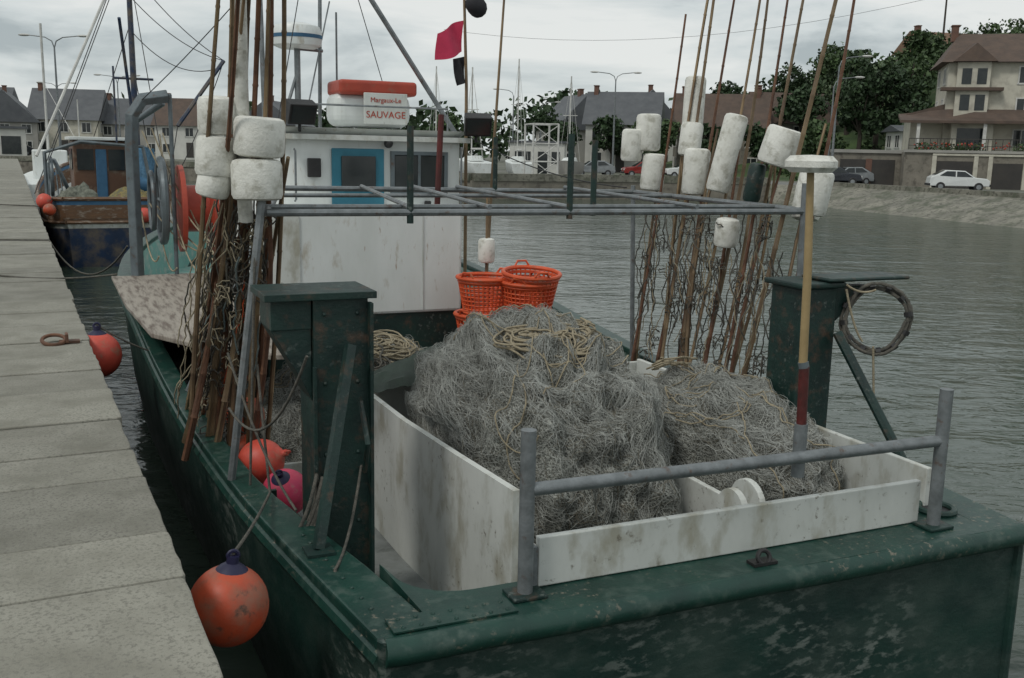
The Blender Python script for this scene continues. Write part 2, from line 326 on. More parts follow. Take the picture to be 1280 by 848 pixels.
# ------------------------------------------------------------------ foliage
def leaves(mb,blobs,ls,n):
    for (c,r) in blobs:
        c=V(c)
        for i in range(n):
            d=V((random.gauss(0,1),random.gauss(0,1),random.gauss(0,1))).normalized()
            k=(.55+.5*noise.noise(d*2.2+c))*1.0+.25; k*=U(.72,1.05)
            p=c+V((d.x*r[0],d.y*r[1],d.z*r[2]))*k
            a=V((U(-1,1),U(-1,1),U(-1,1))).normalized(); b_=a.cross(V((U(-1,1),U(-1,1),U(-1,1)))).normalized(); s=ls*U(.5,1.1)
            mb.add([p-a*s,p+b_*s*.6,p+a*s,p-b_*s*.6],[(0,1,2,3)])
def tree(name,x,y,z,h,wd,m=LEAF,n=230,nb=9,ls=.32):
    g=G(name,WF,(x,y,z)); mb=MB()
    mb.tube([(x,y,z-.5),(x+.1,y,z+h*.3),(x-.1,y+.1,z+h*.55),(x,y,z+h*.8)],[h*.03,h*.024,h*.016,h*.006],7)
    blobs=[]
    for i in range(nb):
        a=U(0,6.28); rr_=wd*.5*U(.15,.75); zz=z+h*U(.42,.86); c=(x+rr_*math.cos(a),y+rr_*math.sin(a),zz)
        q=wd*U(.17,.29); blobs.append((c,(q,q,q*U(.65,.95))))
        mb.tube([(x,y,z+h*.35),((x+c[0])/2,(y+c[1])/2,(z+h*.35+zz)/2+.2),c],[h*.012,h*.008,h*.003],5)
    mb.make('trunk_and_limbs',g,BARK,smooth=True)
    l=MB(); leaves(l,blobs,ls,n); l.make('crown',g,m)
for (x,y,h,wd,m) in [(33.0,98,8.5,6,LEAF),(36,102,10,8,LEAF),(40,104,9.5,8,LEAF2),(38,98,7,6,LEAF),(35.0,108,9.5,7,LEAF2),(44,112,8,7,LEAF2),(29.5,106,6.5,6,LEAF),(62,118,9,9,LEAF),(66,122,10,9,LEAF),(25,112,6,7,LEAF2),(48,96,5,5,LEAF2),(22,118,7,8,LEAF),(29,97,4.5,5,LEAF2),(24.5,99,4.5,5,LEAF),(32,120,7,8,LEAF),(38,124,7,8,LEAF2),(27,124,7,8,LEAF)]:
    tree('hillside_tree',x,y,hill(x,y),h,wd,m)
for (x,y,h,wd,m) in [(18.5,97,5.5,5,LEAF),(14.5,103,6,6,LEAF2),(4.5,110,6.5,6,LEAF),(-6,112,6,7,LEAF2),(10.5,112,6,5,LEAF)]:
    tree('waterfront_tree',x,y,-.3,h,wd,m)
mb=MB(); bl=[]
for i in range(190):
    x=U(24,66);y=U(89,130); z=hill(x,y); q=U(.8,2.1); bl.append(((x,y,z+q*.3),(q,q,q*.7)))
leaves(mb,bl,.32,55); single('hillside_bushes',mb,LEAF2)
mb=MB(); bl=[]
for i in range(190):
    x=U(-95,80);y=U(205,240); q=U(3,6.5); bl.append(((x,y,U(2,8.5)+(3 if x>0 else 0)+2*noise.noise(V((x*.05,0,0)))),(q,q,q*.8)))
leaves(mb,bl,1.1,50); single('distant_tree_line',mb,LEAF)
# ------------------------------------------------------------------ houses
def house(name,x,y,z,yaw,w,d,h,rh,wm,rm,floors=2,cols=3,door=True,hip=0,ridge='x',chim=1,ov=.35,tm=TRIM,winm=GLASS,side=2):
    F=Tm(x,y,z,yaw); g=G(name,F); 
    MB().bx(-w/2,w/2,-d/2,d/2,-1.5,h).make('walls',g,wm)
    mb=MB(); W=w/2+ov; D=d/2+ov; e=h-.1
    if ridge=='x':
        hx=W-(hip*W if hip else 0); r0=(-hx,0,h+rh); r1=(hx,0,h+rh)
        mb.add([(-W,-D,e),(W,-D,e),(W,D,e),(-W,D,e),r0,r1],[(0,1,5,4),(2,3,4,5),(1,2,5),(3,0,4),(3,2,1,0)])
    else:
        hy=D-(hip*D if hip else 0); r0=(0,-hy,h+rh); r1=(0,hy,h+rh)
        mb.add([(-W,-D,e),(W,-D,e),(W,D,e),(-W,D,e),r0,r1],[(0,1,4),(1,2,5,4),(2,3,5),(3,0,4,5),(3,2,1,0)])
    o=mb.make('roof',g,rm); so_=o.modifiers.new('s','SOLIDIFY'); so_.thickness=.12; so_.offset=1
    fh=h/floors; gl=MB(); tr=MB()
    def win(cx,cz,ww,wh,face):
        if face=='f': 
            gl.bx(cx-ww/2,cx+ww/2,-d/2-.03,-d/2+.05,cz-wh/2,cz+wh/2)
            for a in((cx-ww/2-.05,cz,.1,wh+.2),(cx+ww/2+.05,cz,.1,wh+.2),(cx,cz+wh/2+.05,ww,.1),(cx,cz-wh/2-.05,ww+.3,.12),(cx,cz,.06,wh)): tr.box((a[0],-d/2-.035,a[1]),(a[2],.07 if a[2]>.07 else .075,a[3]))
        else:
            s_=-1 if face=='l' else 1
            gl.box((s_*w/2,cx,cz),(.06,ww,wh))
            for a in((cx-ww/2-.05,cz,.1,wh+.2),(cx+ww/2+.05,cz,.1,wh+.2),(cx,cz+wh/2+.05,ww,.1),(cx,cz-wh/2-.05,ww+.3,.12),(cx,cz,.06,wh)): tr.box((s_*(w/2+.035),a[0],a[1]),(.07 if a[2]>.07 else .075,a[2],a[3]))
    for f in range(floors):
        for c in range(cols):
            cx=-w/2+w*(c+.5)/cols
            if door and f==0 and c==cols//2:
                MB().bx(cx-.5,cx+.5,-d/2-.05,-d/2+.05,0,2.1).make('door',g,DOORD); continue
            win(cx,f*fh+fh*.55,min(1.1,w/cols*.5),min(1.4,fh*.5),'f')
        for c in range(side):
            for fc in 'lr': win(-d/2+d*(c+.5)/side,f*fh+fh*.55,.9,min(1.3,fh*.48),fc)
    gl.make('windows',g,winm); tr.make('window_trim',g,tm)
    if chim:
        mb=MB()
        for i in range(chim):
            cx=(-w*.42 if i==0 else w*.42) if ridge=='x' else 0; cy=0 if ridge=='x' else (d*.3 if i else -d*.2)
            mb.box((cx,cy,h+rh+.1),(.5,.8,1.2)); mb.box((cx,cy,h+rh+.75),(.62,.92,.1))
        mb.make('chimneys',g,BRICK)
    return g
TZ=2.55
g=G('garden_retaining_wall',Tm(31.5,76.0,-.3,-14))
mb=MB(); mb.bx(-2.2,18,0,9,-1,2.6); mb.make('wall',g,STW)
mb=MB(); mb.bx(-2.3,18,-.15,.25,2.602,2.8); mb.make('coping',g,RENDG)
mb=MB()
for x0,x1,h in((.1,2.6,2.0),(4.0,6.0,1.9)): mb.bx(x0,x1,-.04,.2,0,h)
mb.make('garage_doors',g,DOORD)
mb=MB(); mb.bx(-.25,.05,-.08,.1,0,2.5); mb.bx(2.65,2.95,-.08,.1,0,2.5); mb.bx(3.65,3.95,-.08,.1,0,2.4); mb.bx(6.05,6.35,-.08,.1,0,2.4); mb.bx(-.25,6.35,-.1,.12,2.402,2.55)
mb.make('garage_piers',g,RENDC)
mb=MB()
for i in range(41): mb.bx(-2.0+i*.5-.02,-2.0+i*.5+.02,.0,.04,2.8,3.6)
mb.bx(-2,18,-.01,.05,3.6,3.66); mb.bx(-2,18,-.005,.045,3.1,3.14); mb.make('railing',g,DOORD)
mb=MB(); bl=[((U(-1.5,17),U(.6,1.6),3.0),(.5,.5,.45)) for i in range(26)]; leaves(mb,bl,.13,70); mb.make('flower_shrubs',g,LEAF2)
mb=MB()
for i in range(120): p=(U(-1.5,17),U(.2,1.0),U(2.9,3.4)); mb.ell(p,(.07,.07,.07),6,4)
mb.make('red_flowers',g,REDO)
g=G('garage_block',Tm(27.6,79.0,-.3,-10)); MB().bx(-2.6,2.4,0,5,-.5,2.5).make('walls',g,STW); MB().bx(-2.7,2.5,-.15,5.1,2.502,2.75).make('roof_slab',g,RENDG)
mb=MB(); mb.bx(-2.2,-.3,-.04,.1,0,2); mb.bx(.2,1.9,-.04,.1,0,2); mb.make('doors',g,DOORD)
MB().bx(-.28,.18,-.06,.1,0,2.05).make('brick_pier',g,BRICK)
hg=house('large_villa',38.6,83.5,TZ-.3,-16,7.6,7,7.2,2.3,RENDC,TILE,floors=3,cols=2,door=False,hip=.35,ridge='x',chim=1,ov=.55)
mb=MB(); mb.bx(-6.2,-3.82,-3.0,3.0,-1,2.9); mb.bx(-3.3,-.3,-4.6,-3.52,-1,2.6); mb.make('side_wing',hg,RENDC)
mb=MB()
mb.add([(-7.2,-5.6,2.55),(4.6,-5.6,2.55),(4.6,-3.52,3.5),(-3.6,-3.52,3.5),(-7.2,-3.2,3.1),(-7.2,-5.6,2.35),(4.6,-5.6,2.35),(4.6,-3.52,3.1),(-3.6,-3.52,3.1),(-7.2,-3.2,2.9)],[(0,1,2,3,4),(9,8,7,6,5),(0,5,6,1),(1,6,7,2),(4,9,5,0)])
mb.add([(-6.6,-3.4,3.1),(-3.82,-3.4,3.9),(-3.82,3.4,3.9),(-6.6,3.4,3.1),(-6.6,-3.4,2.9),(-3.82,-3.4,2.9),(-3.82,3.4,2.9),(-6.6,3.4,2.9)],[(0,1,2,3),(0,4,5,1),(3,7,4,0),(1,5,6,2)])
mb.bx(-4.3,.2,-4.3,-3.52,4.9,5.15); mb.make('pent_roofs',hg,TILE)
mb=MB()
mb.add([(-3.6,-4.4,7.1),(-.4,-4.4,7.1),(-.4,-2,7.1),(-3.6,-2,7.1),(-2,-4.2,8.5),(-2,-.5,8.8)],[(0,1,4),(1,2,5,4),(3,0,4,5)]); mb.make('gable_roof',hg,TILE)
MB().bx(-3.2,-.8,-4.0,-3.52,2.6,7.1).make('gable_bay',hg,RENDC)
mb=MB()
for cx in(-2.5,-1.4):
    for cz in(4.0,6.0): mb.bx(cx-.35,cx+.35,-4.03,-3.9,cz-.6,cz+.6)
mb.bx(-2.9,-.9,-4.63,-4.5,.4,2.0); mb.make('bay_windows',hg,GLASS)
mb=MB()
for cx in(-5.8,-1,2,4.3): mb.bx(cx-.12,cx+.12,-5.4,-5.16,-1,2.4)
mb.make('porch_posts',hg,TRIM)
house('hilltop_villa',53.5,131,12.6,10,8,7,2.6,2.4,RENDC,TILER,floors=1,cols=3,door=False,chim=1)
house('white_cottage',36.6,93.5,hill(36.6,93.5)+1.7,0,3.8,4,2.2,.4,RENDW,SLATE,floors=1,cols=2,door=True,chim=0)
house('brick_house',21.5,108,-.3,-5,9,7,4.6,3.8,STW,TILE,floors=2,cols=3,chim=2)
house('brick_house',29.5,112,1.4,10,8,7,4,3.2,RENDG,TILE,floors=2,cols=3,chim=1)
house('slate_roof_house',12.5,118,-.3,-12,8,7,5.4,3.6,RENDW,SLATE,floors=2,cols=3,chim=1)
house('slate_roof_house',7.5,130,-.3,20,8,7,5.0,4.2,RENDG,SLATE,floors=2,cols=2,chim=1,ridge='y')
house('slate_roof_house',17.0,132,-.3,0,7,7,6,4,RENDW,SLATE,floors=2,cols=2,chim=1,ridge='y')
for (x,y,yaw,w_,h_,rh,wm,rm,rd) in [(-71,142,20,8,4.5,4,RENDG,SLATE,'y'),(-64,146,10,9,5,4.2,RENDC,SLATE,'x'),(-56,150,5,9,4.6,3.6,RENDG,SLATE,'x'),(-79,150,10,9,5.5,4,RENDW,SLATE,'x'),(-47,150,0,10,4.6,3.8,RENDW,TILE,'x'),(-36,152,-5,9,5,3.4,RENDG,SLATE,'y'),(-90,158,0,10,5,4,RENDC,SLATE,'x')]:
    house('quayside_house',x,y,0,yaw,w_,8,h_,rh,wm,rm,ridge=rd,chim=1)
g=G('market_hall',Tm(-63,128,0,26)); MB().bx(-5,1,-2,4,0,3.3).make('walls',g,RENDW); MB().bx(-5.3,1.3,-2.3,4.3,3.302,3.6).make('roof',g,SLATE)
mb=MB(); mb.bx(-4.5,-2.6,-2.05,-1.9,.2,2.4); mb.bx(-1.8,.4,-2.05,-1.9,.2,2.4); mb.make('doors',g,GLASS)
g=G('harbour_office',Tm(2.2,98,-.3,-6)); MB().bx(-2.6,2.6,-2,2,0,2.9).make('walls',g,RENDW); MB().bx(-2.8,2.8,-2.2,2.2,2.902,3.1).make('roof',g,SLATE)
mb=MB(); mb.bx(-2.1,-.6,-2.04,-1.9,1,2.1); mb.bx(.1,1.0,-2.04,-1.9,.05,2.1); mb.bx(1.4,2.2,-2.04,-1.9,1,2.1); mb.make('windows_and_door',g,GLASS)
# ------------------------------------------------------------------ cars
def car(x,y,z,yaw,m,name='parked_car',L_=3.8):
    g=G(name,Tm(x,y,z,yaw)); s=L_/3.8
    P=[(-1.9,.35),(-1.85,.72),(-1.7,.86),(-.95,.93),(-.3,1.36),(.9,1.40),(1.55,1.05),(1.84,.9),(1.9,.5),(1.88,.32)]
    def ring(yy,k): return [V((px*s,(yy*(1-.16*max(0,(pz-.9))/.5)),pz)) for px,pz in P]
    mb=MB(); mb.loft([ring(-.8,0),ring(-.4,0),ring(.4,0),ring(.8,0)],closed=True,capends=True); mb.make('body',g,m,bevel=.05,seg=3)
    gl=MB()
    for sd in(-1,1):
        def q(px,pz): return (px*s,sd*(.8*(1-.16*max(0,pz-.9)/.5)+.012),pz)
        gl.poly([q(-.8,.95),q(-.28,1.30),q(.22,1.32),q(.22,.96)]); gl.poly([q(.3,.96),q(.3,1.32),q(.85,1.32),q(1.3,1.02)])
    gl.poly([(-.93*s,-.66,.97),(-.93*s,.66,.97),(-.36*s,.6,1.34),(-.36*s,-.6,1.34)]); gl.poly([(1.56*s,-.64,1.08),(1.56*s,.64,1.08),(.98*s,.58,1.39),(.98*s,-.58,1.39)])
    gl.make('windows',g,GLASS)
    wh=MB(); hb=MB()
    for wx in(-1.2,1.2):
        for sd in(-1,1):
            wh.rev((wx*s,sd*.74,.3),[(.0,-.09),(.27,-.09),(.3,-.06),(.3,.06),(.27,.09),(0,.09)],18,Matrix.Rotation(math.pi/2,3,'X')); hb.rev((wx*s,sd*.84,.3),[(0,-.012),(.16,-.012),(.16,.012),(0,.012)],14,Matrix.Rotation(math.pi/2,3,'X'))
    wh.make('tyres',g,BLACK,smooth=True); hb.make('hubcaps',g,CARS)
    mb=MB(); mb.box((-1.9*s,0,.42),(.12,1.6,.16)); mb.box((1.9*s,0,.42),(.12,1.6,.16)); mb.make('bumpers',g,BLACK,bevel=.03)
    mb=MB(); mb.box((-1.86*s,-.6,.68),(.08,.3,.14)); mb.box((-1.86*s,.6,.68),(.08,.3,.14)); mb.make('headlights',g,TRIM)
car(30.0,68.5,-.29,168,CARW); car(24.6,77.8,-.29,172,CARD); car(26.0,79.2,-.29,10,CARS)
for x,y,m in((-66,121,CARD),(-64,124,CARR),(-62.5,127,CARS),(-68,126,CARW),(-61,131,CARD)): car(x-3.5,y,0,20,m)
for x,y,m in((7,91,CARS),(11.5,91,CARR),(-4,92,CARD),(15,89,CARW)): car(x,y,-.29,5,m)
# ------------------------------------------------------------------ lamps, poles
def lamp(x,y,z,h,arms,name='street_lamp',yaw=0):
    g=G(name,Tm(x,y,z,yaw)); mb=MB(); mb.tube([(0,0,0),(0,0,h*.5),(0,0,h-.6)],[.11,.08,.055],8); hd=MB()
    for s in arms:
        mb.tube([(0,0,h-.7),(s*.15,0,h-.25),(s*.6,0,h),(s*1.7,0,h+.12)],.04,6); hd.ell((s*2.0,0,h+.12),(.42,.16,.09),12,6)
    mb.tube([(0,0,0),(0,0,1.1)],.14,8); mb.make('column',g,GALV,smooth=True); hd.make('lantern',g,TRIM,smooth=True)
lamp(9.2,96,-.3,9.4,(-1,1)); lamp(-.4,118,-.3,9.0,(-1,)); lamp(23.6,75.6,-.3,9.3,(1,)); lamp(25.3,82,-.3,8.3,(1,)); lamp(-31.5,70,0,8.7,(-1,1)); lamp(3,125,-.3,8,(1,)); lamp(-41,105,0,8.5,(-1,1)); lamp(-54,120,0,8.5,(-1,1))
g=G('utility_pole',Tm(49.2,120,14)); mb=MB(); mb.tube([(0,0,-3),(0,0,7)],[.16,.1],8); mb.bx(-.8,.8,-.05,.05,6.3,6.42); mb.make('pole',g,BARK)
curves('wires',g,BLACK,[sag((-.7,0,6.4),(-60,30,5),3),sag((.7,0,6.4),(40,-10,12),1.5)],.02)
def yacht(x,y,yaw,m,L_=7,mh=9):
    g=G('moored_sailboat',Tm(x,y,.0,yaw)); mb=MB(); rings=[]
    for i in range(13):
        t=i/12; yy=(t-.5)*L_; ww=1.15*math.sin(math.pi*min(1,t*.62+.28))**.8*(1 if t<.95 else .3); s=.75+.35*t
        rings.append([V((-ww,yy,s)),V((-ww*.9,yy,.1)),V((-ww*.35,yy*.95,-.5)),V((ww*.35,yy*.95,-.5)),V((ww*.9,yy,.1)),V((ww,yy,s))])
    mb.loft(rings,closed=True,capends=True); mb.make('hull',g,m,smooth=True)
    mb=MB(); mb.loft([[V((-.6,-1,.9)),V((.6,-1,.9)),V((.6,1.6,1.0)),V((-.6,1.6,1.0))],[V((-.45,-.9,1.35)),V((.45,-.9,1.35)),V((.4,1.2,1.3)),V((-.4,1.2,1.3))]],closed=True,capends=True); mb.make('cabin',g,WHITE2,bevel=.04)
    mb=MB(); mb.tube([(0,.6,1),(0,.6,mh)],.06,6); mb.tube([(0,.6,1.9),(0,-2.4,1.9)],.09,6); mb.tube([(-.6,.6,mh*.6),(.6,.6,mh*.6)],.03,5)
    for a in((0,L_*.47,1.2),(0,-L_*.47,1),(.9,.4,1),(-.9,.4,1)): mb.tube([(0,.6,mh-.1),a],.014,4)
    mb.make('mast_and_rigging',g,TRIM)
for x,y,yaw,m,mh in((-3.5,84,20,WHITE2,8.5),(.2,87,8,WHITE2,9.5),(4.6,86,170,RENDG,8),(-7,90,15,WHITE2,9)): yacht(x,y,yaw,m,5.5,mh)
g=G('boat_hoist',Tm(2.0,80.5,-.3,12)); mb=MB()
for a in((-1,-1.5),(1,-1.5),(-1,1.5),(1,1.5)): mb.tube([(a[0],a[1],0),(a[0],a[1],4.2)],.08,6)
for z in(1.3,2.7,4.2):
    mb.tube([(-1,-1.5,z),(1,-1.5,z)],.05,6); mb.tube([(-1,1.5,z),(1,1.5,z)],.05,6); mb.tube([(-1,-1.5,z),(-1,1.5,z)],.05,6); mb.tube([(1,-1.5,z),(1,1.5,z)],.05,6)
for z in(0,1.3,2.7): mb.tube([(-1,-1.5,z),(1,-1.5,z+1.4)],.035,5); mb.tube([(1,-1.5,z),(-1,-1.5,z+1.4)],.035,5)
mb.make('lattice',g,TRIM)
# ------------------------------------------------------------------ main boat
CX=1.86
HW=[(0,1.86),(1.05,2.0),(2.1,2.12),(4,2.25),(6.5,2.36),(9.5,2.42),(11.5,2.2),(13.3,1.6),(14.6,.8),(15.4,.08)]
SH=[(0,-.35),(2,-.35),(4,-.32),(6,-.20),(7.5,-.08),(9.5,.03),(12,.22),(15.4,.6)]
hw=lambda y:max(.05,interp(HW,y)); sh=lambda y:interp(SH,y)
bt=G('fishing_boat',BF); ys=[i*.385 for i in range(41)]
def hullpt(y,lv,sd):
    w_=hw(y); s=sh(y); bowf=max(0,(y-8)/7.4)
    zz=[s-.03,s-.12,s-.5,-1.1,-1.6,-2.4][lv]; dw=[0,.0,.03,.08,.16,.55][lv]*(1+1.3*bowf)*min(1,y/2.5)
    ww=max(.03,w_-dw); yy=y-bowf*bowf*[0,.03,.15,.4,.6,1.2][lv]
    return V((CX+sd*ww,yy,zz))
mb=MB()
mb.loft([[hullpt(y,l,-1) for l in range(6)] for y in ys]); mb.loft([[hullpt(y,l,1) for l in range(6)][::-1] for y in ys])
mb.make('hull_sides',bt,HULLG,smooth=True)
mb=MB(); mb.loft([[hullpt(0,l,-1).lerp(hullpt(0,l,1),k/20) for l in (0,5)] for k in range(21)]); mb.make('transom',bt,HULLG,smooth=True)
mb=MB(); mb.tube([(0,0,-.35),(0,0,-2.3)],.03,8); mb.tube([(3.72,0,-.35),(3.72,0,-2.3)],.03,8); mb.make('corner_bead',bt,HULLG,smooth=True)
def cw(y): return .25-.11*sm((y-.5)/2.0)
mb=MB()
for sd in(-1,1):
    R_=[]
    for y in ys:
        a=CX+sd*(hw(y)+.02); c=CX+sd*(max(.01,hw(y)-cw(y))); s=sh(y)
        R_.append([V((a,y,s)),V((a,y,s-.06)),V((c,y,s-.06)),V((c,y,s))])
    mb.loft(R_,closed=True,capends=True)
mb.make('cap_rail',bt,GREEN,bevel=.012)
mb=MB(); pts=[(.24,-.02),(3.48,-.02)]
def arc(cx,cy,r,a0,a1,n=8): return [(cx+r*math.cos(math.radians(a0+(a1-a0)*i/n)),cy+r*math.sin(math.radians(a0+(a1-a0)*i/n))) for i in range(n+1)]
inner=[(3.52,.75)]+arc(3.2,.62,.3,0,-90)+arc(.52,.62,.3,-90,-180)+[(.2,.75)]
pl=pts+inner; z=-.347
n_=len(pl); mb.add([(x,y,z) for x,y in pl]+[(x,y,z-.07) for x,y in pl],[tuple(range(n_))]+[tuple(range(2*n_-1,n_-1,-1))]+[(i,n_+i,n_+(i+1)%n_,(i+1)%n_) for i in range(n_)])
mb.make('stern_deck',bt,GREEN)
mb=MB(); mb.loft([[V((x,y,z-.07)),V((x,y,-1.1))] for x,y in inner]); mb.make('stern_well_wall',bt,WHITE,smooth=True)
mb=MB(); mb.tube([(-.0,-.005,-.405)]+[(.1+i*.36,-.01,-.405+U(-.004,.004)) for i in range(11)]+[(3.72,-.005,-.405)],.062,12)
for sd in(-1,1): mb.tube([(CX+sd*(hw(y)+.0),y,sh(y)-.1) for y in ys[:-1]],.048,8)
mb.make('rubbing_strake',bt,GREEN,smooth=True)
mb=MB(); mb.bx(.05,.62,.02,.16,-.344,-.336); 
for i in range(7): mb.ell((.1+i*.08,.05,-.335),(.011,.011,.007),8,4); mb.ell((.1+i*.08,.13,-.335),(.011,.011,.007),8,4)
for i in range(9): mb.ell((.03-i*.012,.3+i*.12,-.348),(.012,.012,.007),8,4)
mb.make('corner_gusset',bt,GREEN)
mb=MB()
for sd in(-1,1): mb.loft([[V((CX+sd*(max(.0,hw(y)-cw(y)+.01)),y,sh(y)-.05)),V((CX+sd*max(0,hw(y)-cw(y)-.02),y,-1.1))] for y in ys[2:]])
mb.make('inner_bulwark',bt,BULW,smooth=True)
mb=MB()
for sd in(-1,1): mb.loft([[V((CX+sd*(max(.0,hw(y)-cw(y)-.012)),y,sh(y)-.062)),V((CX+sd*max(0,hw(y)-cw(y)-.035),y,-.5))] for y in ys[23:]])
mb.make('bow_inner_paint',bt,CYAN,smooth=True)
mb=MB(); mb.loft([[V((CX-hw(y)+.1,y,-1.1)),V((CX+hw(y)-.1,y,-1.1))] for y in ys if y<14]); mb.make('main_deck',bt,DECK)
mb=MB(); mb.loft([[V((CX-hw(y)+.1,y,-.35)),V((CX+hw(y)-.1,y,-.35))] for y in ys if 9.2<y<15]); mb.make('foredeck',bt,CYAN)
mb=MB()
for i in range(9):
    y=1.4+i*.8
    for sd in(-1,1): mb.box((CX+sd*(hw(y)-.2),y,-.75),(.08,.03,.68))
mb.make('bulwark_stays',bt,DGREEN)
mb=MB()
for x,y in((.72,.17),(3.2,.14)):
    mb.tube([(x,y,-.35),(x,y,.44)],.036,14)
mb.tube([(.74,.17,.16),(3.2,.145,.15)],.032,12); mb.make('stern_rail',bt,GALV,smooth=True)
mb=MB(); mb.box((.72,.17,-.337),(.17,.14,.018)); mb.box((3.2,.14,-.337),(.17,.14,.018))
mb.make('rail_base_plates',bt,DGREEN,bevel=.005)
mb=MB(); mb.bx(.81,3.17,.22,.26,-.343,-.10); mb.make('stern_board',bt,WHITE,bevel=.006)
MB().bx(.762,.80,.21,.27,-.34,-.14).make('board_bracket',bt,GALV)
mb=MB()
mb.loft([[V((1.0,.86,-.10)),V((1.0,.86,-1.1))],[V((.95,1.6,-.11)),V((.95,1.6,-1.1))],[V((.90,2.5,-.12)),V((.9,2.5,-1.1))],[V((.88,3.7,-.12)),V((.88,3.7,-1.1))]])
o=mb.make('net_pound_port_board',bt,WHITE); s_=o.modifiers.new('s','SOLIDIFY'); s_.thickness=.04
mb=MB(); mb.bx(.82,3.45,3.70,3.74,-1.1,-.14); mb.bx(3.40,3.44,.4,3.69,-1.1,-.11); mb.bx(2.42,2.46,.78,3.68,-.9,-.36)
mb.rev((2.44,.80,-.34),[(0,-.02),(.15,-.02),(.15,.02),(0,.02)],24,Matrix.Rotation(math.pi/2,3,'Y'))
mb.bx(1.0,1.04,.28,.86,-1.1,-.36); mb.make('net_pound_boards',bt,WHITE,bevel=.006)
mb=MB(); mb.rev((2.2,.62,-.28),[(0,-.02),(.12,-.02),(.12,.02),(0,.02)],24,Matrix.Rotation(math.pi/2,3,'Y')); mb.make('rounded_board',bt,WHITE)
mb=MB(); mb.torus((1.98,.06,-.31),.035,.012,Matrix.Rotation(1.2,3,'X')); mb.box((1.98,.07,-.337),(.14,.07,.015)); mb.make('towing_eye',bt,BLACK,smooth=True)
mb=MB(); mb.torus((3.42,.33,-.335),.10,.02,None); mb.make('fairlead_ring',bt,GREEN,smooth=True)
mb=MB(); mb.rev((3.42,.33,-.34),[(0,.0),(.095,.0)],20); mb.make('fairlead_hole',bt,BLACK)
mb=MB(); mb.bx(.06,.36,1.5,1.86,-1.1,.86); mb.bx(-.16,.055,1.52,1.84,.70,.86)
mb.loft([[V((-.16,1.53,.70)),V((.055,1.53,.70)),V((.055,1.53,.30)),V((.0,1.53,.42))],[V((-.16,1.83,.70)),V((.055,1.83,.70)),V((.055,1.83,.30)),V((.0,1.83,.42))]],closed=True,capends=True)
mb.bx(-.2,.4,1.46,1.9,.862,.90); mb.bx(.355,.375,1.44,1.5,-1.05,.84); mb.bx(.05,.07,1.47,1.5,-1.0,.5)
for zz in (.78,.4,0,-.4):
    for xx in (.12,.3): mb.ell((xx,1.497,zz),(.014,.01,.014),8,4)
mb.make('gantry_post_port',bt,DGREEN,bevel=.012)
mb=MB(); mb.tube([(.24,1.42,.62),(-.04,1.02,-.34)],.034,4); mb.box((-.04,1.01,-.343),(.14,.14,.015)); mb.tube([(.3,1.44,.3),(.3,1.3,.1),(.32,1.44,-.1)],.015,6); mb.make('gantry_brace_port',bt,DGREEN)
mb=MB(); mb.bx(3.32,3.62,1.5,1.82,-1.1,.80); mb.bx(3.28,3.66,1.46,1.86,.802,.84); mb.bx(3.5,4.2,1.44,1.74,.845,.87)
mb.add([(3.62,1.52,.8),(3.95,1.52,.8),(3.62,1.52,.55),(3.62,1.66,.8),(3.95,1.66,.8),(3.62,1.66,.55)],[(0,2,1),(3,4,5),(0,3,5,2),(0,1,4,3),(1,2,5,4)])
mb.make('gantry_post_starboard',bt,DGREEN,bevel=.012)
mb=MB(); mb.tube([(3.6,1.45,.5),(3.76,.86,-.34)],.034,8); mb.box((3.76,.86,-.343),(.14,.14,.015)); mb.make('gantry_brace_starboard',bt,DGREEN)
g=G('coiled_hose',BF,(3.86,1.36,.62)); RR=Matrix.Rotation(-.75,3,'Z')@Matrix.Rotation(math.radians(84),3,'X')
P_=[]
for k in range(66):
    a=k*.29; r=.205+.018*math.sin(k*.37); q=RR@V((r*math.cos(a)*1.0+.012*math.sin(a*3),r*math.sin(a)*1.08,.02*math.sin(k*.21))); P_.append(V((3.84,1.36,.60))+q)
curves('hose',g,ROPED,[P_],.013,2)
mb=MB()
for k in range(12):
    a=k*.52+.2; c=V((3.84,1.36,.60))+RR@V((.205*math.cos(a),.205*math.sin(a)*1.08,0)); t_=RR@V((-math.sin(a),math.cos(a),0)); mb.tube([c-t_*.016,c+t_*.016],.028,8)
mb.make('lashings',g,BLACK)
curves('tie',g,ROPE,[sag((3.62,1.42,.83),(3.80,1.34,.80),.03),sag((3.8,1.32,.42),(3.84,1.3,-.05),.0),sag((3.62,1.42,.80),(3.74,1.36,.45),.05)],.008,1)
RZ=1.27
mb=MB(); rk=mb.tube
rk([(-.03,2.3,RZ),(3.95,2.3,RZ-.01)],.022,8); rk([(.0,2.55,RZ+.02),(3.95,2.6,RZ+.01)],.018,8); rk([(.47,4.5,RZ+.06),(3.78,4.5,RZ+.04)],.022,8); rk([(.3,3.9,RZ+.03),(3.8,3.9,RZ+.03)],.016,8)
rk([(-.03,2.3,RZ),(.47,4.5,RZ+.06)],.022,8); rk([(3.95,2.3,RZ),(3.78,4.5,RZ+.04)],.022,8)
for x0,x1 in((.86,1.15),(1.98,2.0),(1.4,1.6),(3.0,3.05)): rk([(x0,2.3,RZ+.03),(x1,4.5,RZ+.08)],.016,8)
rk([(-.28,2.30,-.35),(-.03,2.3,RZ+.25)],.025,8); rk([(3.98,2.3,-.35),(3.95,2.3,RZ+.2)],.024,8); rk([(3.84,4.5,-.3),(3.77,4.5,RZ+.1)],.022,8); rk([(-.3,4.5,-.3),(.47,4.5,RZ+.06)],.024,8)
mb.make('pole_rack',bt,GALV,smooth=True)
mb=MB()
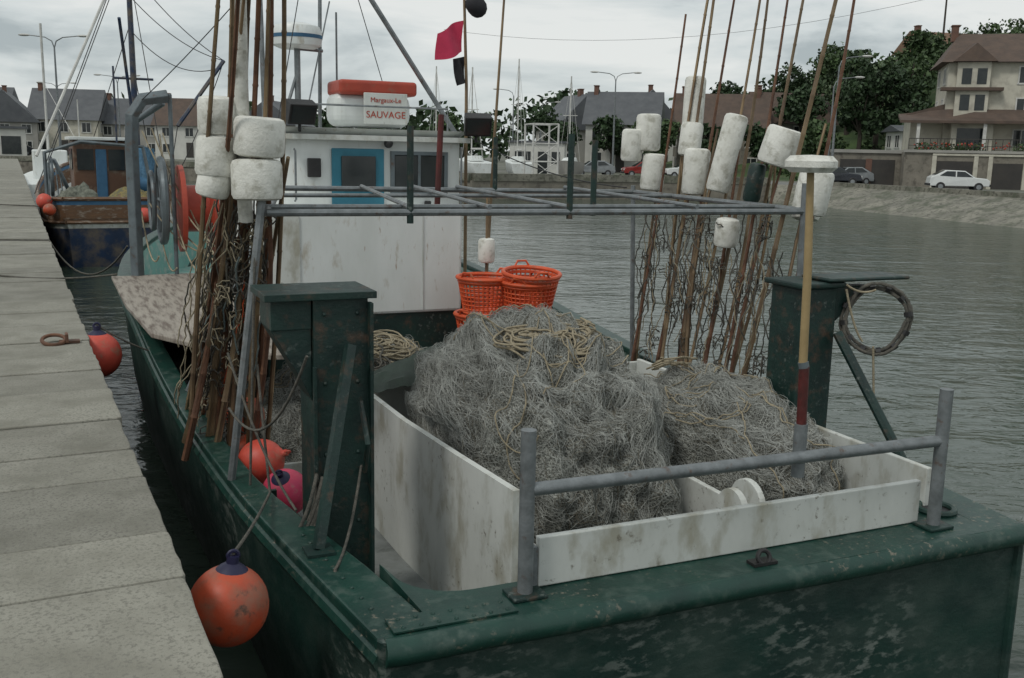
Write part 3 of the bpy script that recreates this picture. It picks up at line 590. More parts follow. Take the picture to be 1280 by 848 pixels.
for x,y,z0,z1 in((.86,2.3,1.2,1.80),(1.98,2.3,1.22,1.78),(2.32,2.6,1.22,1.75),(2.36,4.5,1.25,1.78)): mb.tube([(x,y,z0),(x,y,z1)],.022,8)
mb.make('rack_stanchions',bt,DGREEN,smooth=True)
mb=MB(); mb.tube([(1.75,4.3,1.2),(1.78,4.3,1.95)],.026,8); mb.make('red_stanchion',bt,REDP,smooth=True)
# wheelhouse
mb=MB(); mb.bx(.65,2.75,6.3,9.4,-.05,1.02); mb.make('shelter',bt,WHITE2,bevel=.03)
mb=MB(); mb.bx(.67,2.73,6.33,9.3,-1.1,-.052); mb.make('engine_casing',bt,DGREEN)
mb=MB(); mb.bx(.66,1.0,6.285,6.298,-.0,.99); mb.bx(2.3,2.306,6.288,6.298,0,.99); mb.make('panel_seams',bt,WHITE)
mb=MB(); pr=[(.95,9.3)]+arc(1.2,7.25,.25,180,270,6)+arc(2.8,7.25,.25,270,360,6)+[(3.05,9.3)]+arc(2.0,9.3,1.05,0,180,8)[1:-1]
def prism(mb,pr,z0,z1,k=1.0,c=(2,8.3)):
    a=[V((x,y,z0)) for x,y in pr]; b_=[V((c[0]+(x-c[0])*k,c[1]+(y-c[1])*k,z1)) for x,y in pr]; mb.loft([a,b_],closed=True,capends=True)
prism(mb,pr,-1.0,1.80); mb.make('wheelhouse',bt,WHITE2,smooth=True)
mb=MB(); prism(mb,pr,1.802,1.87,1.07); mb.make('wheelhouse_roof',bt,WHITE2,smooth=True)
mb=MB(); prism(mb,[(2+(x-2)*1.09,8.3+(y-8.3)*1.09) for x,y in pr],1.745,1.80); mb.make('roof_edge',bt,WHITE,smooth=True)
mb=MB(); mb.bx(1.50,2.08,6.955,6.985,.9,1.66); mb.make('cabin_door',bt,CYAND,bevel=.01)
mb=MB(); mb.bx(1.60,1.98,6.93,6.965,1.22,1.58); mb.bx(2.2,2.78,6.97,6.99,1.2,1.6)
for i in range(3): mb.bx(.93,.948,7.5+i*.62,8.0+i*.62,1.2,1.6)
mb.make('wheelhouse_windows',bt,GLASS,bevel=.02)
mb=MB()
for a in((2.16,2.82,1.60,1.64),(2.16,2.82,1.16,1.2),(2.16,2.2,1.2,1.6),(2.78,2.82,1.2,1.6),(2.47,2.50,1.2,1.6)): mb.bx(a[0],a[1],6.96,6.998,a[2],a[3])
mb.make('window_frame',bt,STEELP)
mb=MB(); mb.tube([(1.1,6.95,1.1),(1.1,6.9,1.12),(1.1,6.9,1.62),(1.1,6.95,1.64)],.012,6); mb.tube([(2.95,6.95,1.05),(2.95,6.88,1.07),(2.95,6.88,1.7)],.012,6)
mb.tube([(1.2,7.2,1.87),(1.2,7.2,2.12),(2.9,7.2,2.12),(2.9,7.2,1.87)],.012,6)
mb.make('handrails',bt,GALV)
mb=MB(); mb.bx(1.24,1.38,6.93,6.985,1.35,1.55); mb.ell((2.12,6.93,1.72),(.05,.05,.05)); mb.bx(2.55,2.62,6.94,6.985,1.02,1.1); mb.make('cabin_fittings',bt,BLACK,bevel=.01)
def flood(x,y,z,yaw=0):
    mb=MB(); r=Matrix.Rotation(yaw,3,'Z')@Matrix.Rotation(.4,3,'X'); mb.box((x,y,z),(.30,.16,.22),r); mb.tube([(x,y+.05,z-.2),(x,y+.05,z)],.02,6)
    mb.make('floodlight_body',bt,BLACK,bevel=.03); m2=MB(); m2.box(V((x,y,z))+r@V((0,-.085,0)),(.25,.01,.17),r); m2.make('floodlight_glass',bt,GLASS)
flood(1.15,6.85,2.02,.2); flood(3.15,6.9,1.95,-.3)
mb=MB(); mb.bx(1.66,2.56,7.45,7.95,1.9,2.28); mb.make('liferaft_box',bt,WHITE2,bevel=.12,seg=4)
mb=MB(); mb.bx(1.70,2.60,7.38,7.98,2.25,2.41); mb.make('orange_cover',bt,REDO,bevel=.04,seg=4)
mb=MB(); mb.box((2.2,7.30,2.10),(.50,.02,.34)); mb.make('name_board',bt,WHITE,bevel=.005)
def text(s,x,y,z,size,g,m,frame_rot=(math.pi/2,0,0)):
    cu=bpy.data.curves.new('lettering','FONT'); cu.body=s; cu.size=size; cu.align_x='CENTER'; cu.extrude=.002; cu.materials.append(m)
    o=bpy.data.objects.new('lettering',cu); link(o,g); o.location=(x,y,z); o.rotation_euler=frame_rot; return o
text('Margaux-Le',2.2,7.287,2.17,.075,bt,REDO); text('SAUVAGE',2.2,7.287,2.00,.105,bt,REDO)
mb=MB(); mb.tube([(1.35,7.9,1.87),(1.35,7.9,2.75)],.035,8); mb.tube([(1.15,7.9,1.87),(1.35,7.9,2.5)],.02,6); mb.tube([(1.62,8,1.87),(1.66,8,4.8)],.022,8); mb.tube([(1.85,8.1,1.87),(1.85,8.1,3.2)],.012,6)
mb.tube([(3.15,7.5,1.80),(1.2,7.5,4.55)],.03,8); mb.tube([(1.35,7.9,2.75),(1.66,8,2.75)],.02,6); mb.tube([(1.1,8.6,1.8),(1.05,8.6,5)],.03,8)
mb.tube([(1.35,7.6,1.9),(1.75,8,3.3)],.009,5)
mb.make('mast_and_spars',bt,GALV,smooth=True)
mb=MB(); mb.rev((1.35,7.9,2.88),[(0,-.13),(.2,-.13),(.27,-.10),(.28,-.02),(.28,.05),(.25,.11),(.1,.15),(0,.155)],24); mb.make('radar_dome',bt,WHITE2,smooth=True)
mb=MB(); mb.rev((1.35,7.9,2.875),[(.282,-.02),(.284,.02)],24); mb.make('radar_band',bt,BLUEP)
curves('stays',bt,BLACK,[sag((1.66,8,4.7),(3.0,9.4,1.85),0),sag((1.66,8,4.7),(.97,7.2,1.85),0),sag((1.66,8,4.4),(-.3,9.6,2.1),.1),sag((1.05,8.6,4.9),(1.86,15.2,.7),0),sag((3.15,7.5,1.9),(3.7,4.5,1.35),.12)],.006,1)
# flag poles
g=G('marker_flag_pole',BF,(3.2,7.5,1)); mb=MB(); mb.tube([(3.25,7.5,.2),(3.24,7.5,2.4),(3.16,7.5,4.4)],[.022,.02,.014],8); mb.make('staff',g,BAMB,smooth=True)
mb=MB(); nn=16; vs=[]
for i in range(nn+1):
    for j in range(9):
        u=i/nn;v=j/8; vs.append((3.2-u*.33,7.5+.07*math.sin(u*6+v*2),3.14-v*.36*(1-.12*u)-u*.15+.02*math.sin(u*5+v*2)))
mb.add(vs,[(i*9+j,i*9+j+1,(i+1)*9+j+1,(i+1)*9+j) for i in range(nn) for j in range(8)]); mb.make('pink_flag',g,PINKF,smooth=True)
mb=MB(); vs=[]
for i in range(7):
    for j in range(7):
        u=i/6;v=j/6; vs.append((3.22-u*.16*(1-.4*v),7.49+.04*math.sin(u*6+v*3),2.74-v*.3-u*.04))
mb.add(vs,[(i*7+j,i*7+j+1,(i+1)*7+j+1,(i+1)*7+j) for i in range(6) for j in range(6)]); mb.make('black_flag',g,BLACKF,smooth=True)
MB().ell((3.32,7.45,3.28),(.12,.1,.12),14,8,wob=.8).make('black_bag',g,BLACKF,smooth=True)
g=G('bamboo_pole',BF,(3.45,7.2,0)); mb=MB(); mb.tube([(3.4,7.2,0),(3.48,7.2,1.8),(3.62,7.2,4.2)],[.02,.018,.012],8); mb.make('cane',g,BAMB,smooth=True)
mb=MB(); pl=[(-.66,9.6),(-.62,7.2),(-.5,5.4),(.05,4.30)]+arc(.40,4.32,.2,-120,0,5)+[(.58,6.5),(.6,9.7)]
a=[V((x,y,.035)) for x,y in pl]; b_=[V((x,y,-.01)) for x,y in pl]; mb.loft([a,b_],closed=True,capends=True); mb.make('side_plank_shelf',bt,WOODP,bevel=.008)
mb=MB(); mb.tube([(-.35,9.6,-.3),(-.35,9.6,1.6),(-.33,9.6,2.0),(-.2,9.6,2.2),(.1,9.6,2.25)],.085,4); mb.tube([(-.30,10.6,-.3),(-.30,10.6,1.9),(.1,10.3,2.2)],.05,6); mb.tube([(.12,9.6,2.28),(.12,9.6,-.3)],.03,6); mb.make('net_hauler_frame',bt,STEELP,bevel=.015)
mb=MB(); mb.torus((.0,9.9,.95),.52,.05,Matrix.Rotation(math.pi/2,3,'Y'),28,8); mb.torus((-.12,9.9,.95),.36,.03,Matrix.Rotation(math.pi/2,3,'Y'),28,8)
for k in range(6):
    a_=k*math.pi/3; mb.tube([(0,9.9,.95),(0,9.9+.5*math.cos(a_),.95+.5*math.sin(a_))],.025,6)
mb.make('net_drum_rim',bt,STEELP,smooth=True)
mb=MB(); mb.rev((.42,9.9,.85),[(0,-.22),(.56,-.22),(.56,-.16),(.3,-.14),(.3,.14),(.56,.16),(.56,.22),(0,.22)],24,Matrix.Rotation(math.pi/2,3,'Y')); mb.make('red_net_drum',bt,REDO,smooth=True)
curves('bow_gear_lines',bt,ROPE,[sag((-.3+U(0,.4),9.7+U(0,1),U(.8,2)),(-.2+U(0,.9),8.2+U(0,1.5),U(.1,.5)),U(.0,.4)) for i in range(9)],.010,1)
# ------------------------------------------------------------------ nets
def mound(name,c,rx,ry,rz,seed,ns,nb,ropes=6,power=.8,xmin=-9,xmax=99,ymin=-9,lo=.13):
    g=G(name,BF,c); c=V(c); so=V((seed*7.3,seed*3.1,0))
    def P(th,ph,l=0):
        sp,cp=math.sin(ph),math.cos(ph); d=V((sp*math.cos(th),sp*math.sin(th),cp))
        f=1+lo*noise.noise(d*1.7+so)+.11*noise.noise(d*4+so)+.065*noise.noise(d*9+so)+.032*noise.noise(d*20+so)
        r=abs(sp)**.85; zz=math.copysign(abs(cp)**power,cp)
        p=c+V((rx*r*math.cos(th)*f,ry*r*math.sin(th)*f,rz*zz*f))+d*l
        if p.z<-.07:
            p.x=max(xmin,min(xmax,p.x))
            p.y=max(ymin,p.y)
        return p
    mb=MB(); S,T_=160,64; vs=[P(2*math.pi*k/S,math.radians(105)*i/T_) for i in range(T_+1) for k in range(S)]
    mb.add(vs,[(i*S+k,(i+1)*S+k,(i+1)*S+(k+1)%S,i*S+(k+1)%S) for i in range(T_) for k in range(S)]); mb.make('net_core',g,NETB,smooth=True)
    sc_=(rx+ry)/2
    def walk(th,ph,hd,n,step,wig,l0,l1):
        out=[]; l=U(l0,l1); dh=0
        for i in range(n):
            dh=dh*.75+random.gauss(0,wig); hd+=dh; l+=U(-.005,.005); l=max(l0*.5,min(l1*1.3,l))
            out.append(P(th,ph,l)); ph+=math.cos(hd)*step/sc_; th+=math.sin(hd)*step/sc_/max(.2,math.sin(abs(ph)+.05))
            if ph>1.85 or ph<.02: hd+=math.pi*.8; ph=max(.03,min(1.84,ph))
        return out
    A,Bq,Cq=[],[],[]
    for i in range(ns):
        th=U(0,6.28); ph=math.acos(U(-.2,1)); q=walk(th,ph,U(0,6.28),random.randint(9,24),.022,.34,.0,.026); random.choice((A,A,Bq,Bq,Cq)).append(q)
    for i in range(nb):
        th=U(0,6.28); ph=U(.05,1.1); hd=random.gauss(0,.7); n=random.randint(12,30); path=[(th,ph)]; dh=0
        for k in range(n):
            dh=dh*.85+random.gauss(0,.10); hd+=dh; ph+=math.cos(hd)*.038/sc_; th+=math.sin(hd)*.038/sc_/max(.2,math.sin(abs(ph)+.05)); ph=min(1.84,max(.03,ph)); path.append((th,ph))
        wd=U(.02,.07)
        for s in range(13):
            o1=random.gauss(0,wd);o2=random.gauss(0,wd); li=U(.002,.038); pw=U(0,6); fq=U(.6,1.6)
            random.choice((A,Bq,A)).append([P(t+ (o1+.03*math.sin(k*fq+pw))/max(.25,math.sin(p_)),p_+o2*.6+.015*math.cos(k*fq*.8+pw),li+.010*math.sin(k*.8+pw)) for k,(t,p_) in enumerate(path)])
    curves('net_strands_light',g,NETL,A,.0011); curves('net_strands_mid',g,NETM,Bq,.0012); curves('net_strands_brown',g,NETD,Cq,.0016)
    if ropes:
        Rp=[]
        for i in range(ropes):
            Rp.append(walk(U(0,6.28),U(.05,.5),random.gauss(0,.5),random.randint(16,38),.035,.12,.025,.045))
        curves('float_lines',g,ROPE,Rp,.0048,1)
    return g,P
g1,P1=mound('fishing_net_pile',(1.76,2.32,-.74),.80,1.24,1.22,1,3200,120,18,.72,xmin=1.07,ymin=.32,lo=.07)
g2,P2=mound('fishing_net_pile',(3.02,2.02,-.78),.54,1.22,.86,2,2100,64,18,.66,xmax=3.36,ymin=.32,lo=.08)
g3,P3=mound('fishing_net_pile',(1.2,4.75,-.9),.85,.85,.86,5,900,35,16,.8)
def coil(name,P,th0,ph0,rr,n,m=ROPE,rad=.0075,flat=.9):
    c=P(th0,ph0,.04); g=G(name,BF,c); pth=[]
    e1=(P(th0+.05,ph0,.04)-c).normalized(); nrm=(P(th0,ph0,.2)-P(th0,ph0,.0)).normalized(); e2=nrm.cross(e1).normalized(); e1=e2.cross(nrm)
    for k in range(n):
        a=k*.24; r=rr*(.55+.45*math.sin(k*.037))+.025*math.sin(k*.9); pth.append(c+e1*(r*math.cos(a)*1.35+.07*math.sin(k*.017))+e2*(r*math.sin(a)+.05*math.cos(k*.023))+nrm*(.03+.025*math.sin(k*.06)+.012*math.sin(a*2)-r*r*flat))
    curves('rope',g,m,[pth],rad,2)
coil('coiled_rope',P1,-1.9,.20,.23,560,flat=.9); coil('coiled_rope',P1,-.2,.30,.16,220,rad=.0065,flat=1.2); coil('coiled_rope',P2,1.8,.30,.14,200,rad=.0065); coil('coiled_rope',P3,-1.2,.3,.2,420,rad=.008)
coil('coiled_rope',P3,-1.9,.55,.16,200,m=ROPED,rad=.009)
g=G('green_tarpaulin',BF,(1.2,3.6,-.1)); mb=MB(); vs=[]
for i in range(25):
    for j in range(11):
        u=i/24;v=j/10; x=.93+u*.80; y=3.35+v*.55+.1*u; z=-.09+.20*u*math.sin(v*math.pi)**.7*.8+.10*u-.10*abs(v-.5)+.05*noise.noise(V((u*7,v*6,2)))
        vs.append((x,y,z))
mb.add(vs,[(i*11+j,i*11+j+1,(i+1)*11+j+1,(i+1)*11+j) for i in range(24) for j in range(10)]); mb.make('sheet',g,TARP,smooth=True)
# ------------------------------------------------------------------ baskets
def basket(x,y,z,r0=.22,r1=.285,h=.36,tilt=0,yaw=0):
    g=G('orange_fish_basket',BF,(x,y,z)); mb=MB(); rot=Matrix.Rotation(tilt,3,'X')@Matrix.Rotation(yaw,3,'Z'); n=34; c=V((x,y,z))
    Pt=lambda a,t,e=0:c+rot@V(((r0+(r1-r0)*t+e)*math.cos(a),(r0+(r1-r0)*t+e)*math.sin(a),h*t))
    for k in range(n): a=2*math.pi*k/n; mb.tube([Pt(a,0),Pt(a,1)],.009,4)
    for t in(0,.12,.24,.36,.48,.6,.72,.86): mb.tube([Pt(2*math.pi*k/n,t) for k in range(n+1)],.009,4)
    mb.make('lattice',g,BASK)
    mb=MB(); mb.tube([Pt(2*math.pi*k/n,1,.006) for k in range(n+1)],.022,8); mb.tube([Pt(2*math.pi*k/n,.9,.004) for k in range(n+1)],.012,6); mb.tube([Pt(2*math.pi*k/n,0) for k in range(n+1)],.016,6)
    for s in(.5,.5+math.pi): mb.tube([Pt(s-.3,1,.01),Pt(s-.15,1.18,.01),Pt(s+.15,1.18,.01),Pt(s+.3,1,.01)],.012,6)
    mb.make('rim_and_handles',g,BASK,smooth=True)
    MB().rev(c,[(0,.0),(r0,.0),(r0*.98+.0,.01)],20,rot).make('base',g,BASK)
basket(2.80,5.75,.02); basket(3.16,5.5,.0,yaw=.3,tilt=.05); basket(3.18,5.48,.09,yaw=1.0,tilt=.1); basket(2.78,5.75,-.36); basket(3.12,5.4,-.34,tilt=.1,yaw=.8); basket(2.76,5.75,-.72); basket(3.14,5.4,-.72)
# ------------------------------------------------------------------ buoys
def buoy(x,y,z,r,m,top=None,frame=BF,tilt=(0,0),name='mooring_buoy'):
    g=G(name,frame,(x,y,z)); rot=Matrix.Rotation(tilt[0],3,'X')@Matrix.Rotation(tilt[1],3,'Y')
    prof=[(r*math.sin(a)*(1-.02*math.cos(a)),r*1.03*math.cos(a)) for a in [math.pi*i/20 for i in range(20,-1,-1)]]
    MB().rev((x,y,z),prof,32,rot).make('ball',g,m,smooth=True)
    mb=MB(); mb.rev((x,y,z),[(r*.40,r*.94),(r*.30,r*1.03),(r*.16,r*1.12),(r*.15,r*1.3),(0,r*1.3)],18,rot); mb.torus(V((x,y,z))+rot@V((0,0,r*1.3)),r*.13,r*.05,rot@Matrix.Rotation(math.pi/2,3,'X'),16,6); mb.make('neck',g,top or m,smooth=True)
    return g,V((x,y,z))+rot@V((0,0,r*1.36))
gg,p=buoy(-.56,.46,-.30,.172,ORANGE,NAVY,name='fender_buoy',tilt=(0,.12)); curves('line',gg,ROPED,[sag(p,(-.12,1.9,-.32),.02)+sag((-.12,1.9,-.32),(-.10,2.35,.35),.0)],.008,2)
gg,p=buoy(-.93,5.75,-.20,.2,REDB,NAVY,name='fender_buoy'); curves('line',gg,ROPED,[sag(p,(-.5,5.8,-.2),.02)],.008,2)
gg,p=buoy(.01,2.95,-.46,.155,REDB,name='buoy',tilt=(.9,.9)); 
buoy(.10,2.58,-.57,.155,PINK,NAVY,name='buoy',tilt=(.5,-.3)); buoy(.02,3.65,-.32,.14,ORANGE,name='buoy',tilt=(.2,.6)); buoy(-.02,3.30,-.50,.13,ORANGE,name='buoy')
# ------------------------------------------------------------------ pole bundles
def cane(mb,a,b_,r0,r1):
    a=V(a);b_=V(b_); L_=(b_-a).length; n=int(L_/.28); pts=[];rs=[]; bend=V((U(-.05,.05),U(-.05,.05),0))
    for i in range(n+1):
        t=i/n; p=a.lerp(b_,t)+bend*math.sin(math.pi*t)*1.5; r=r0+(r1-r0)*t
        if 0<i<n:
            d=(b_-a).normalized()*.012; pts+=[p-d,p,p+d]; rs+=[r,r*1.22,r]
        else: pts.append(p); rs.append(r)
    mb.tube(pts,rs,7)
def flt(mb,x,y,z,r,h,tx=0,ty=0):
    c=.035; prof=[(0,-h/2),(r-c,-h/2),(r-.01,-h/2+.01),(r,-h/2+c),(r*1.0,0),(r,h/2-c),(r-.01,h/2-.01),(r-c,h/2),(0,h/2)]
    mb.rev((x,y,z),prof,20,Matrix.Rotation(tx,3,'X')@Matrix.Rotation(ty,3,'Y'))
def hang(x0,x1,y0,y1,z0,z1,n,slope=(0,0)):
    out=[]
    for i in range(n):
        x=U(x0,x1);y=U(y0,y1);z=z1-U(0,.6); zt=z0+U(0,.9); p=[]; fx,fy=U(1,5),U(1,5); A=U(.01,.05)
        while z>zt:
            p.append(V((x+A*math.sin(z*fx*3)+slope[0]*(z1-z),y+A*math.cos(z*fy*3)+slope[1]*(z1-z),z))); x+=random.gauss(0,.010); y+=random.gauss(0,.010); z-=.04
        if len(p)>3: out.append(p)
    return out
def wraps(c,r,z0,z1,n):
    out=[]
    for i in range(n):
        z=U(z0,z1); cx,cy=c(z); k=random.randint(14,36); out.append([V((cx+r*U(.9,1.1)*math.cos(j*.5),cy+r*U(.9,1.1)*math.sin(j*.5),z-j*U(.002,.007))) for j in range(k)])
    return out
g=G('dan_buoy_pole_bundle',BF,(0,3,0)); mb=MB(); m2=MB()
for i in range(24):
    q_=i/23; bx=-.46+.58*q_+U(-.03,.03); by=U(3.0,4.2); mxx=-.26+.36*q_+U(-.03,.03); my=U(2.6,3.0); a=V((bx,by,U(-.65,-.33))); m_=V((mxx,my,1.3))
    k=U(1.75,2.3) if i%2 else U(1.02,1.3); top=a+(m_-a)*k
    if i%2: top.x=top.x*.35+(-.34+.30*q_)*.65
    cane(mb if i%3 else m2,a,top,U(.015,.028),U(.009,.014)); 
mb.make('bamboo_canes',g,BAMB,smooth=True); m2.make('dark_canes',g,BAMB2,smooth=True)
mb=MB(); mb.tube([(-.10,2.62,1.2),(-.14,2.45,2.0),(-.14,2.35,3.2)],[.045,.05,.045],10); mb.make('white_spar',g,STY,smooth=True)
mb=MB(); 
for q in((-.05,2.36,1.71,.150,.23,.06,.05),(-.07,2.36,1.46,.150,.24,-.04,.0),(-.27,2.5,1.83,.11,.22,.1,0),(-.28,2.5,1.59,.12,.24,0,.08),(-.30,2.5,1.43,.1,.16,.1,.2)): flt(mb,*q)
mb.make('white_floats',g,STY,smooth=True)
curves('cords_beige',g,ROPE,hang(-.28,.1,2.5,2.95,-.5,1.35,26,(-.10,.5)),.0045,1); curves('cords_dark',g,ROPED,hang(-.28,.1,2.5,2.95,-.5,1.35,40,(-.10,.5)),.0055,1); curves('cords_blue',g,ROPEB,hang(-.2,.1,2.5,2.9,-.4,1.2,8,(-.08,.4)),.006,1); curves('cords_orange',g,BASK,hang(-.2,.1,2.5,2.9,-.2,1.0,3,(-.08,.4)),.004,1)
cf=lambda z:(-.06-.12*(1.3-z)*.55,2.7+(1.3-z)*.52)
curves('lashings',g,ROPED,wraps(lambda z:(cf(z)[0]+U(-.16,.13),cf(z)[1]+U(-.2,.2)),.05,-.3,1.3,50),.005,1)
curves('light_lashings',g,ROPE,wraps(lambda z:(cf(z)[0]+U(-.16,.13),cf(z)[1]+U(-.25,.1)),.04,-.3,1.3,20),.004,1)
g=G('dan_buoy_pole_bundle',BF,(3.9,3.4,0)); mb=MB(); m2=MB()
for i in range(20):
    y=2.45+2.0*(i/19)+U(-.06,.06); a=V((3.82+U(-.1,.1),y+U(-.15,.15),-.5)); t=1-(y-2.45)/2.0; zt=U(2.9,4.2) if i%2==0 else U(1.5,2.0); fr=(zt+.5)/4.0; top=V((3.85+(.30+.35*t+U(-.15,.15))*fr,y+U(-.25,.1)*fr,zt)); cane(mb if i%3 else m2,a,top,U(.015,.023),U(.009,.013))
mb.make('bamboo_canes',g,BAMB,smooth=True); m2.make('dark_canes',g,BAMB2,smooth=True)
mb=MB()
for q in((3.88,4.45,1.86,.115,.34),(3.92,4.4,1.5,.11,.34,.05,.05),(4.13,4.1,2.05,.095,.62,0,.03),(3.99,3.8,1.52,.115,.40,.05,0),(4.02,3.4,1.68,.10,.66,.1,.18),(4.05,2.75,1.74,.14,.30,.2,.2),(4.08,2.36,1.40,.13,.34,.1,.12),(4.24,2.6,1.32,.11,.3,-.1,.2),(3.92,3.2,1.03,.10,.24,.1,0),(4.05,4.0,1.8,.10,.3,0,.1),(3.74,4.5,1.74,.10,.30,.05,0)): flt(mb,*q)
mb.make('white_floats',g,STY,smooth=True)
mb=MB(); flt(mb,3.98,2.95,1.45,.07,.32,.1,.1); mb.make('dark_floats',g,DGREEN,smooth=True)
curves('cords_beige',g,ROPE,hang(3.75,4.0,2.4,4.5,-.4,1.25,20),.0045,1); curves('cords_dark',g,ROPED,hang(3.75,4.0,2.4,4.5,-.4,1.25,38),.0055,1)
curves('lashings',g,ROPED,wraps(lambda z:(3.86+U(-.03,.08),2.5+U(0,1.95)),.04,-.2,1.2,46),.005,1)
g=G('small_float',BF,(2.95,6.1,.55)); mb=MB(); flt(mb,2.95,6.1,.62,.09,.26); mb.make('foam',g,STY,smooth=True)
mb=MB(); mb.tube([(2.95,6.1,-.2),(2.95,6.1,1.2)],.014,6); mb.make('cane',g,BAMB)
g=G('boat_hook_pole',BF,(2.28,.2,0)); 
MB().tube([(2.265,.19,.04),(2.265,.19,.32)],.034,14).make('steel_socket',g,GALV,smooth=True)
MB().tube([(2.265,.19,.32),(2.26,.195,.62)],.026,12).make('red_painted_end',g,REDP,smooth=True)
MB().tube([(2.26,.195,.61),(2.255,.2,.64)],.027,12).make('band',g,STEELP,smooth=True)
MB().tube([(2.255,.2,.62),(2.24,.2,1.1),(2.22,.21,1.60)],[.022,.021,.018],12).make('wooden_shaft',g,YWOOD,smooth=True)
mb=MB(); mb.rev((2.22,.21,1.625),[(0,-.04),(.10,-.04),(.125,-.015),(.125,.015),(.10,.04),(0,.045)],24); mb.make('float_head',g,STY,smooth=True)
# ------------------------------------------------------------------ ropes, rings
g=G('mooring_rope',WF,(-4,9,0)); 
def bw(x,y,z): return BF@V((x,y,z))
curves('line_a',g,ROPED,[sag((-6.6,12.3,.04),bw(-.6,9.4,.08),.06)],.012,2); curves('line_b',g,ROPED,[sag((-9.5,16.6,.03),(-7.9,16.9,.03),.0)+sag((-7.9,16.9,.03),bw(-.35,11.8,.2),.5)],.014,2); curves('line_c',g,ROPED,[sag((-14,26.5,.03),(-12.6,26.3,.02),.0)+sag((-12.6,26.3,.02),B2@V((.2,.1,.25)),.1)],.014,2)
g=G('mooring_ring',QF,(-.3,5.6,0)); mb=MB(); mb.torus((-.28,6.05,.03),.09,.016,Matrix.Rotation(.3,3,'X')); mb.box((-.16,6.05,.01),(.16,.09,.02)); mb.tube([(-.18,6.0,.01),(-.18,6.0,.07),(-.18,6.1,.07),(-.18,6.1,.01)],.014,6); mb.make('iron',g,BAMB2,smooth=True)
g=G('deck_ropes',BF,(.2,2,-.5)); lo=[]
for k in range(9):
    cx=.0+U(-.04,.04); lo.append([V((cx+.09*math.cos(a*.35),1.44+.05*math.sin(a*.35),-.05-.46*abs(math.sin(a*.175+.2))-k*.02)) for a in range(19)])
curves('hanging_coil',g,ROPED,lo,.011,2)
curves('loose_lines',g,ROPED,[sag((.36,1.6,.0),(-.02,.75,-.34),.12)+sag((-.02,.75,-.34),(-.12,.65,-1.3),.0),sag((-.02,1.3,.6),(-.28,2.3,.1),.25),sag((-.1,2.3,1.1),(-.2,2.1,-.33),-.02),sag((-.25,2.5,.4),(-.05,1.5,-.3),.1)],.008,2)
g=G('fish_box',BF,(.4,4.2,-1)); mb=MB()
mb.bx(.15,.75,3.9,4.5,-1.09,-1.05); mb.bx(.15,.18,3.9,4.5,-1.05,-.8); mb.bx(.72,.75,3.9,4.5,-1.05,-.8); mb.bx(.181,.719,3.9,3.93,-1.05,-.8); mb.bx(.181,.719,4.47,4.5,-1.05,-.8); mb.make('box',g,WHITE,bevel=.01)
g=G('deck_bucket',BF,(.45,5,-1)); MB().rev((.45,5.0,-1.08),[(0,0),(.16,0),(.2,.3),(.19,.3),(.15,.02)],20).make('pail',g,BLACK,smooth=True)
# ------------------------------------------------------------------ second boat
b2=G('blue_fishing_boat',B2); c2=1.65
H2=[(0,1.2),(.6,1.5),(2,1.65),(5,1.72),(8,1.5),(10,.8),(11,.06)]; S2=[(0,.22),(3,.10),(6,.2),(9,.65),(11,1.1)]
y2=[i*.275 for i in range(41)]
def hp(y,l,sd):
    w_=max(.05,interp(H2,y)); s=interp(S2,y); bf=max(0,(y-6)/5)
    return V((c2+sd*max(.03,w_-[0,.02,.05,.09,.14,.5][l]*(1+bf)),y-bf*bf*[0,.1,.2,.5,.8,1.2][l]+(0 if y>.01 else [0,0,.02,.06,.1,.3][l]),[s,s-.16,s-.62,s-.78,-1.6,-2.2][l]))
for nm,l0,l1,m in(('upper_strake',0,1,BLUEP),('wood_band',1,2,BRWN),('white_band',2,3,WHITE),('lower_hull',3,5,BLUEH)):
    mb=MB(); lv=list(range(l0,l1+1))
    mb.loft([[hp(y,l,-1) for l in lv] for y in y2]); mb.loft([[hp(y,l,1) for l in lv][::-1] for y in y2]); mb.loft([[hp(0,l,-1).lerp(hp(0,l,1),k/8) for l in lv] for k in range(9)]); mb.make(nm,b2,m,smooth=True)
mb=MB()
for sd in(-1,1):
    mb.tube([hp(y,0,sd) for y in y2],.06,6); mb.tube([hp(y,2,sd)+V((sd*.02,0,0)) for y in y2],.045,6)
mb.tube([hp(0,0,-1),hp(0,0,1)],.06,6); mb.tube([hp(0,2,-1),hp(0,2,1)],.045,6); mb.make('rubbing_rails',b2,BRWN,smooth=True)
mb=MB(); mb.loft([[V((c2-interp(H2,y)+.1,y,-.3)),V((c2+interp(H2,y)-.1,y,-.3))] for y in y2[:-3]]); mb.make('deck',b2,DECK)
mb=MB(); mb.bx(.9,2.4,3.2,5.2,-.3,1.75); mb.make('wheelhouse',b2,BRWH,bevel=.04); mb=MB(); mb.bx(.8,2.5,3.0,5.4,1.752,1.85); mb.make('wheelhouse_roof',b2,WHITE2,bevel=.02)
mb=MB(); mb.bx(1.0,1.45,3.17,3.21,.9,1.5); mb.bx(1.85,2.3,3.17,3.21,.9,1.5); mb.bx(.87,.9,3.5,4.1,.9,1.5); mb.bx(.87,.9,4.3,4.9,.9,1.5); mb.make('windows',b2,GLASS)
mb=MB(); mb.bx(1.5,1.8,3.165,3.21,-.25,1.5); mb.bx(2.45,2.9,2.2,3.1,-.3,.9); mb.make('blue_door_and_box',b2,BLUEP,bevel=.02)
mb=MB(); mb.rev((2.7,2.0,.5),[(0,-.4),(.5,-.4),(.5,-.34),(.28,-.3),(.28,.3),(.5,.34),(.5,.4),(0,.4)],18,Matrix.Rotation(math.pi/2,3,'Y')); mb.make('trawl_winch',b2,BLUEP,smooth=True)
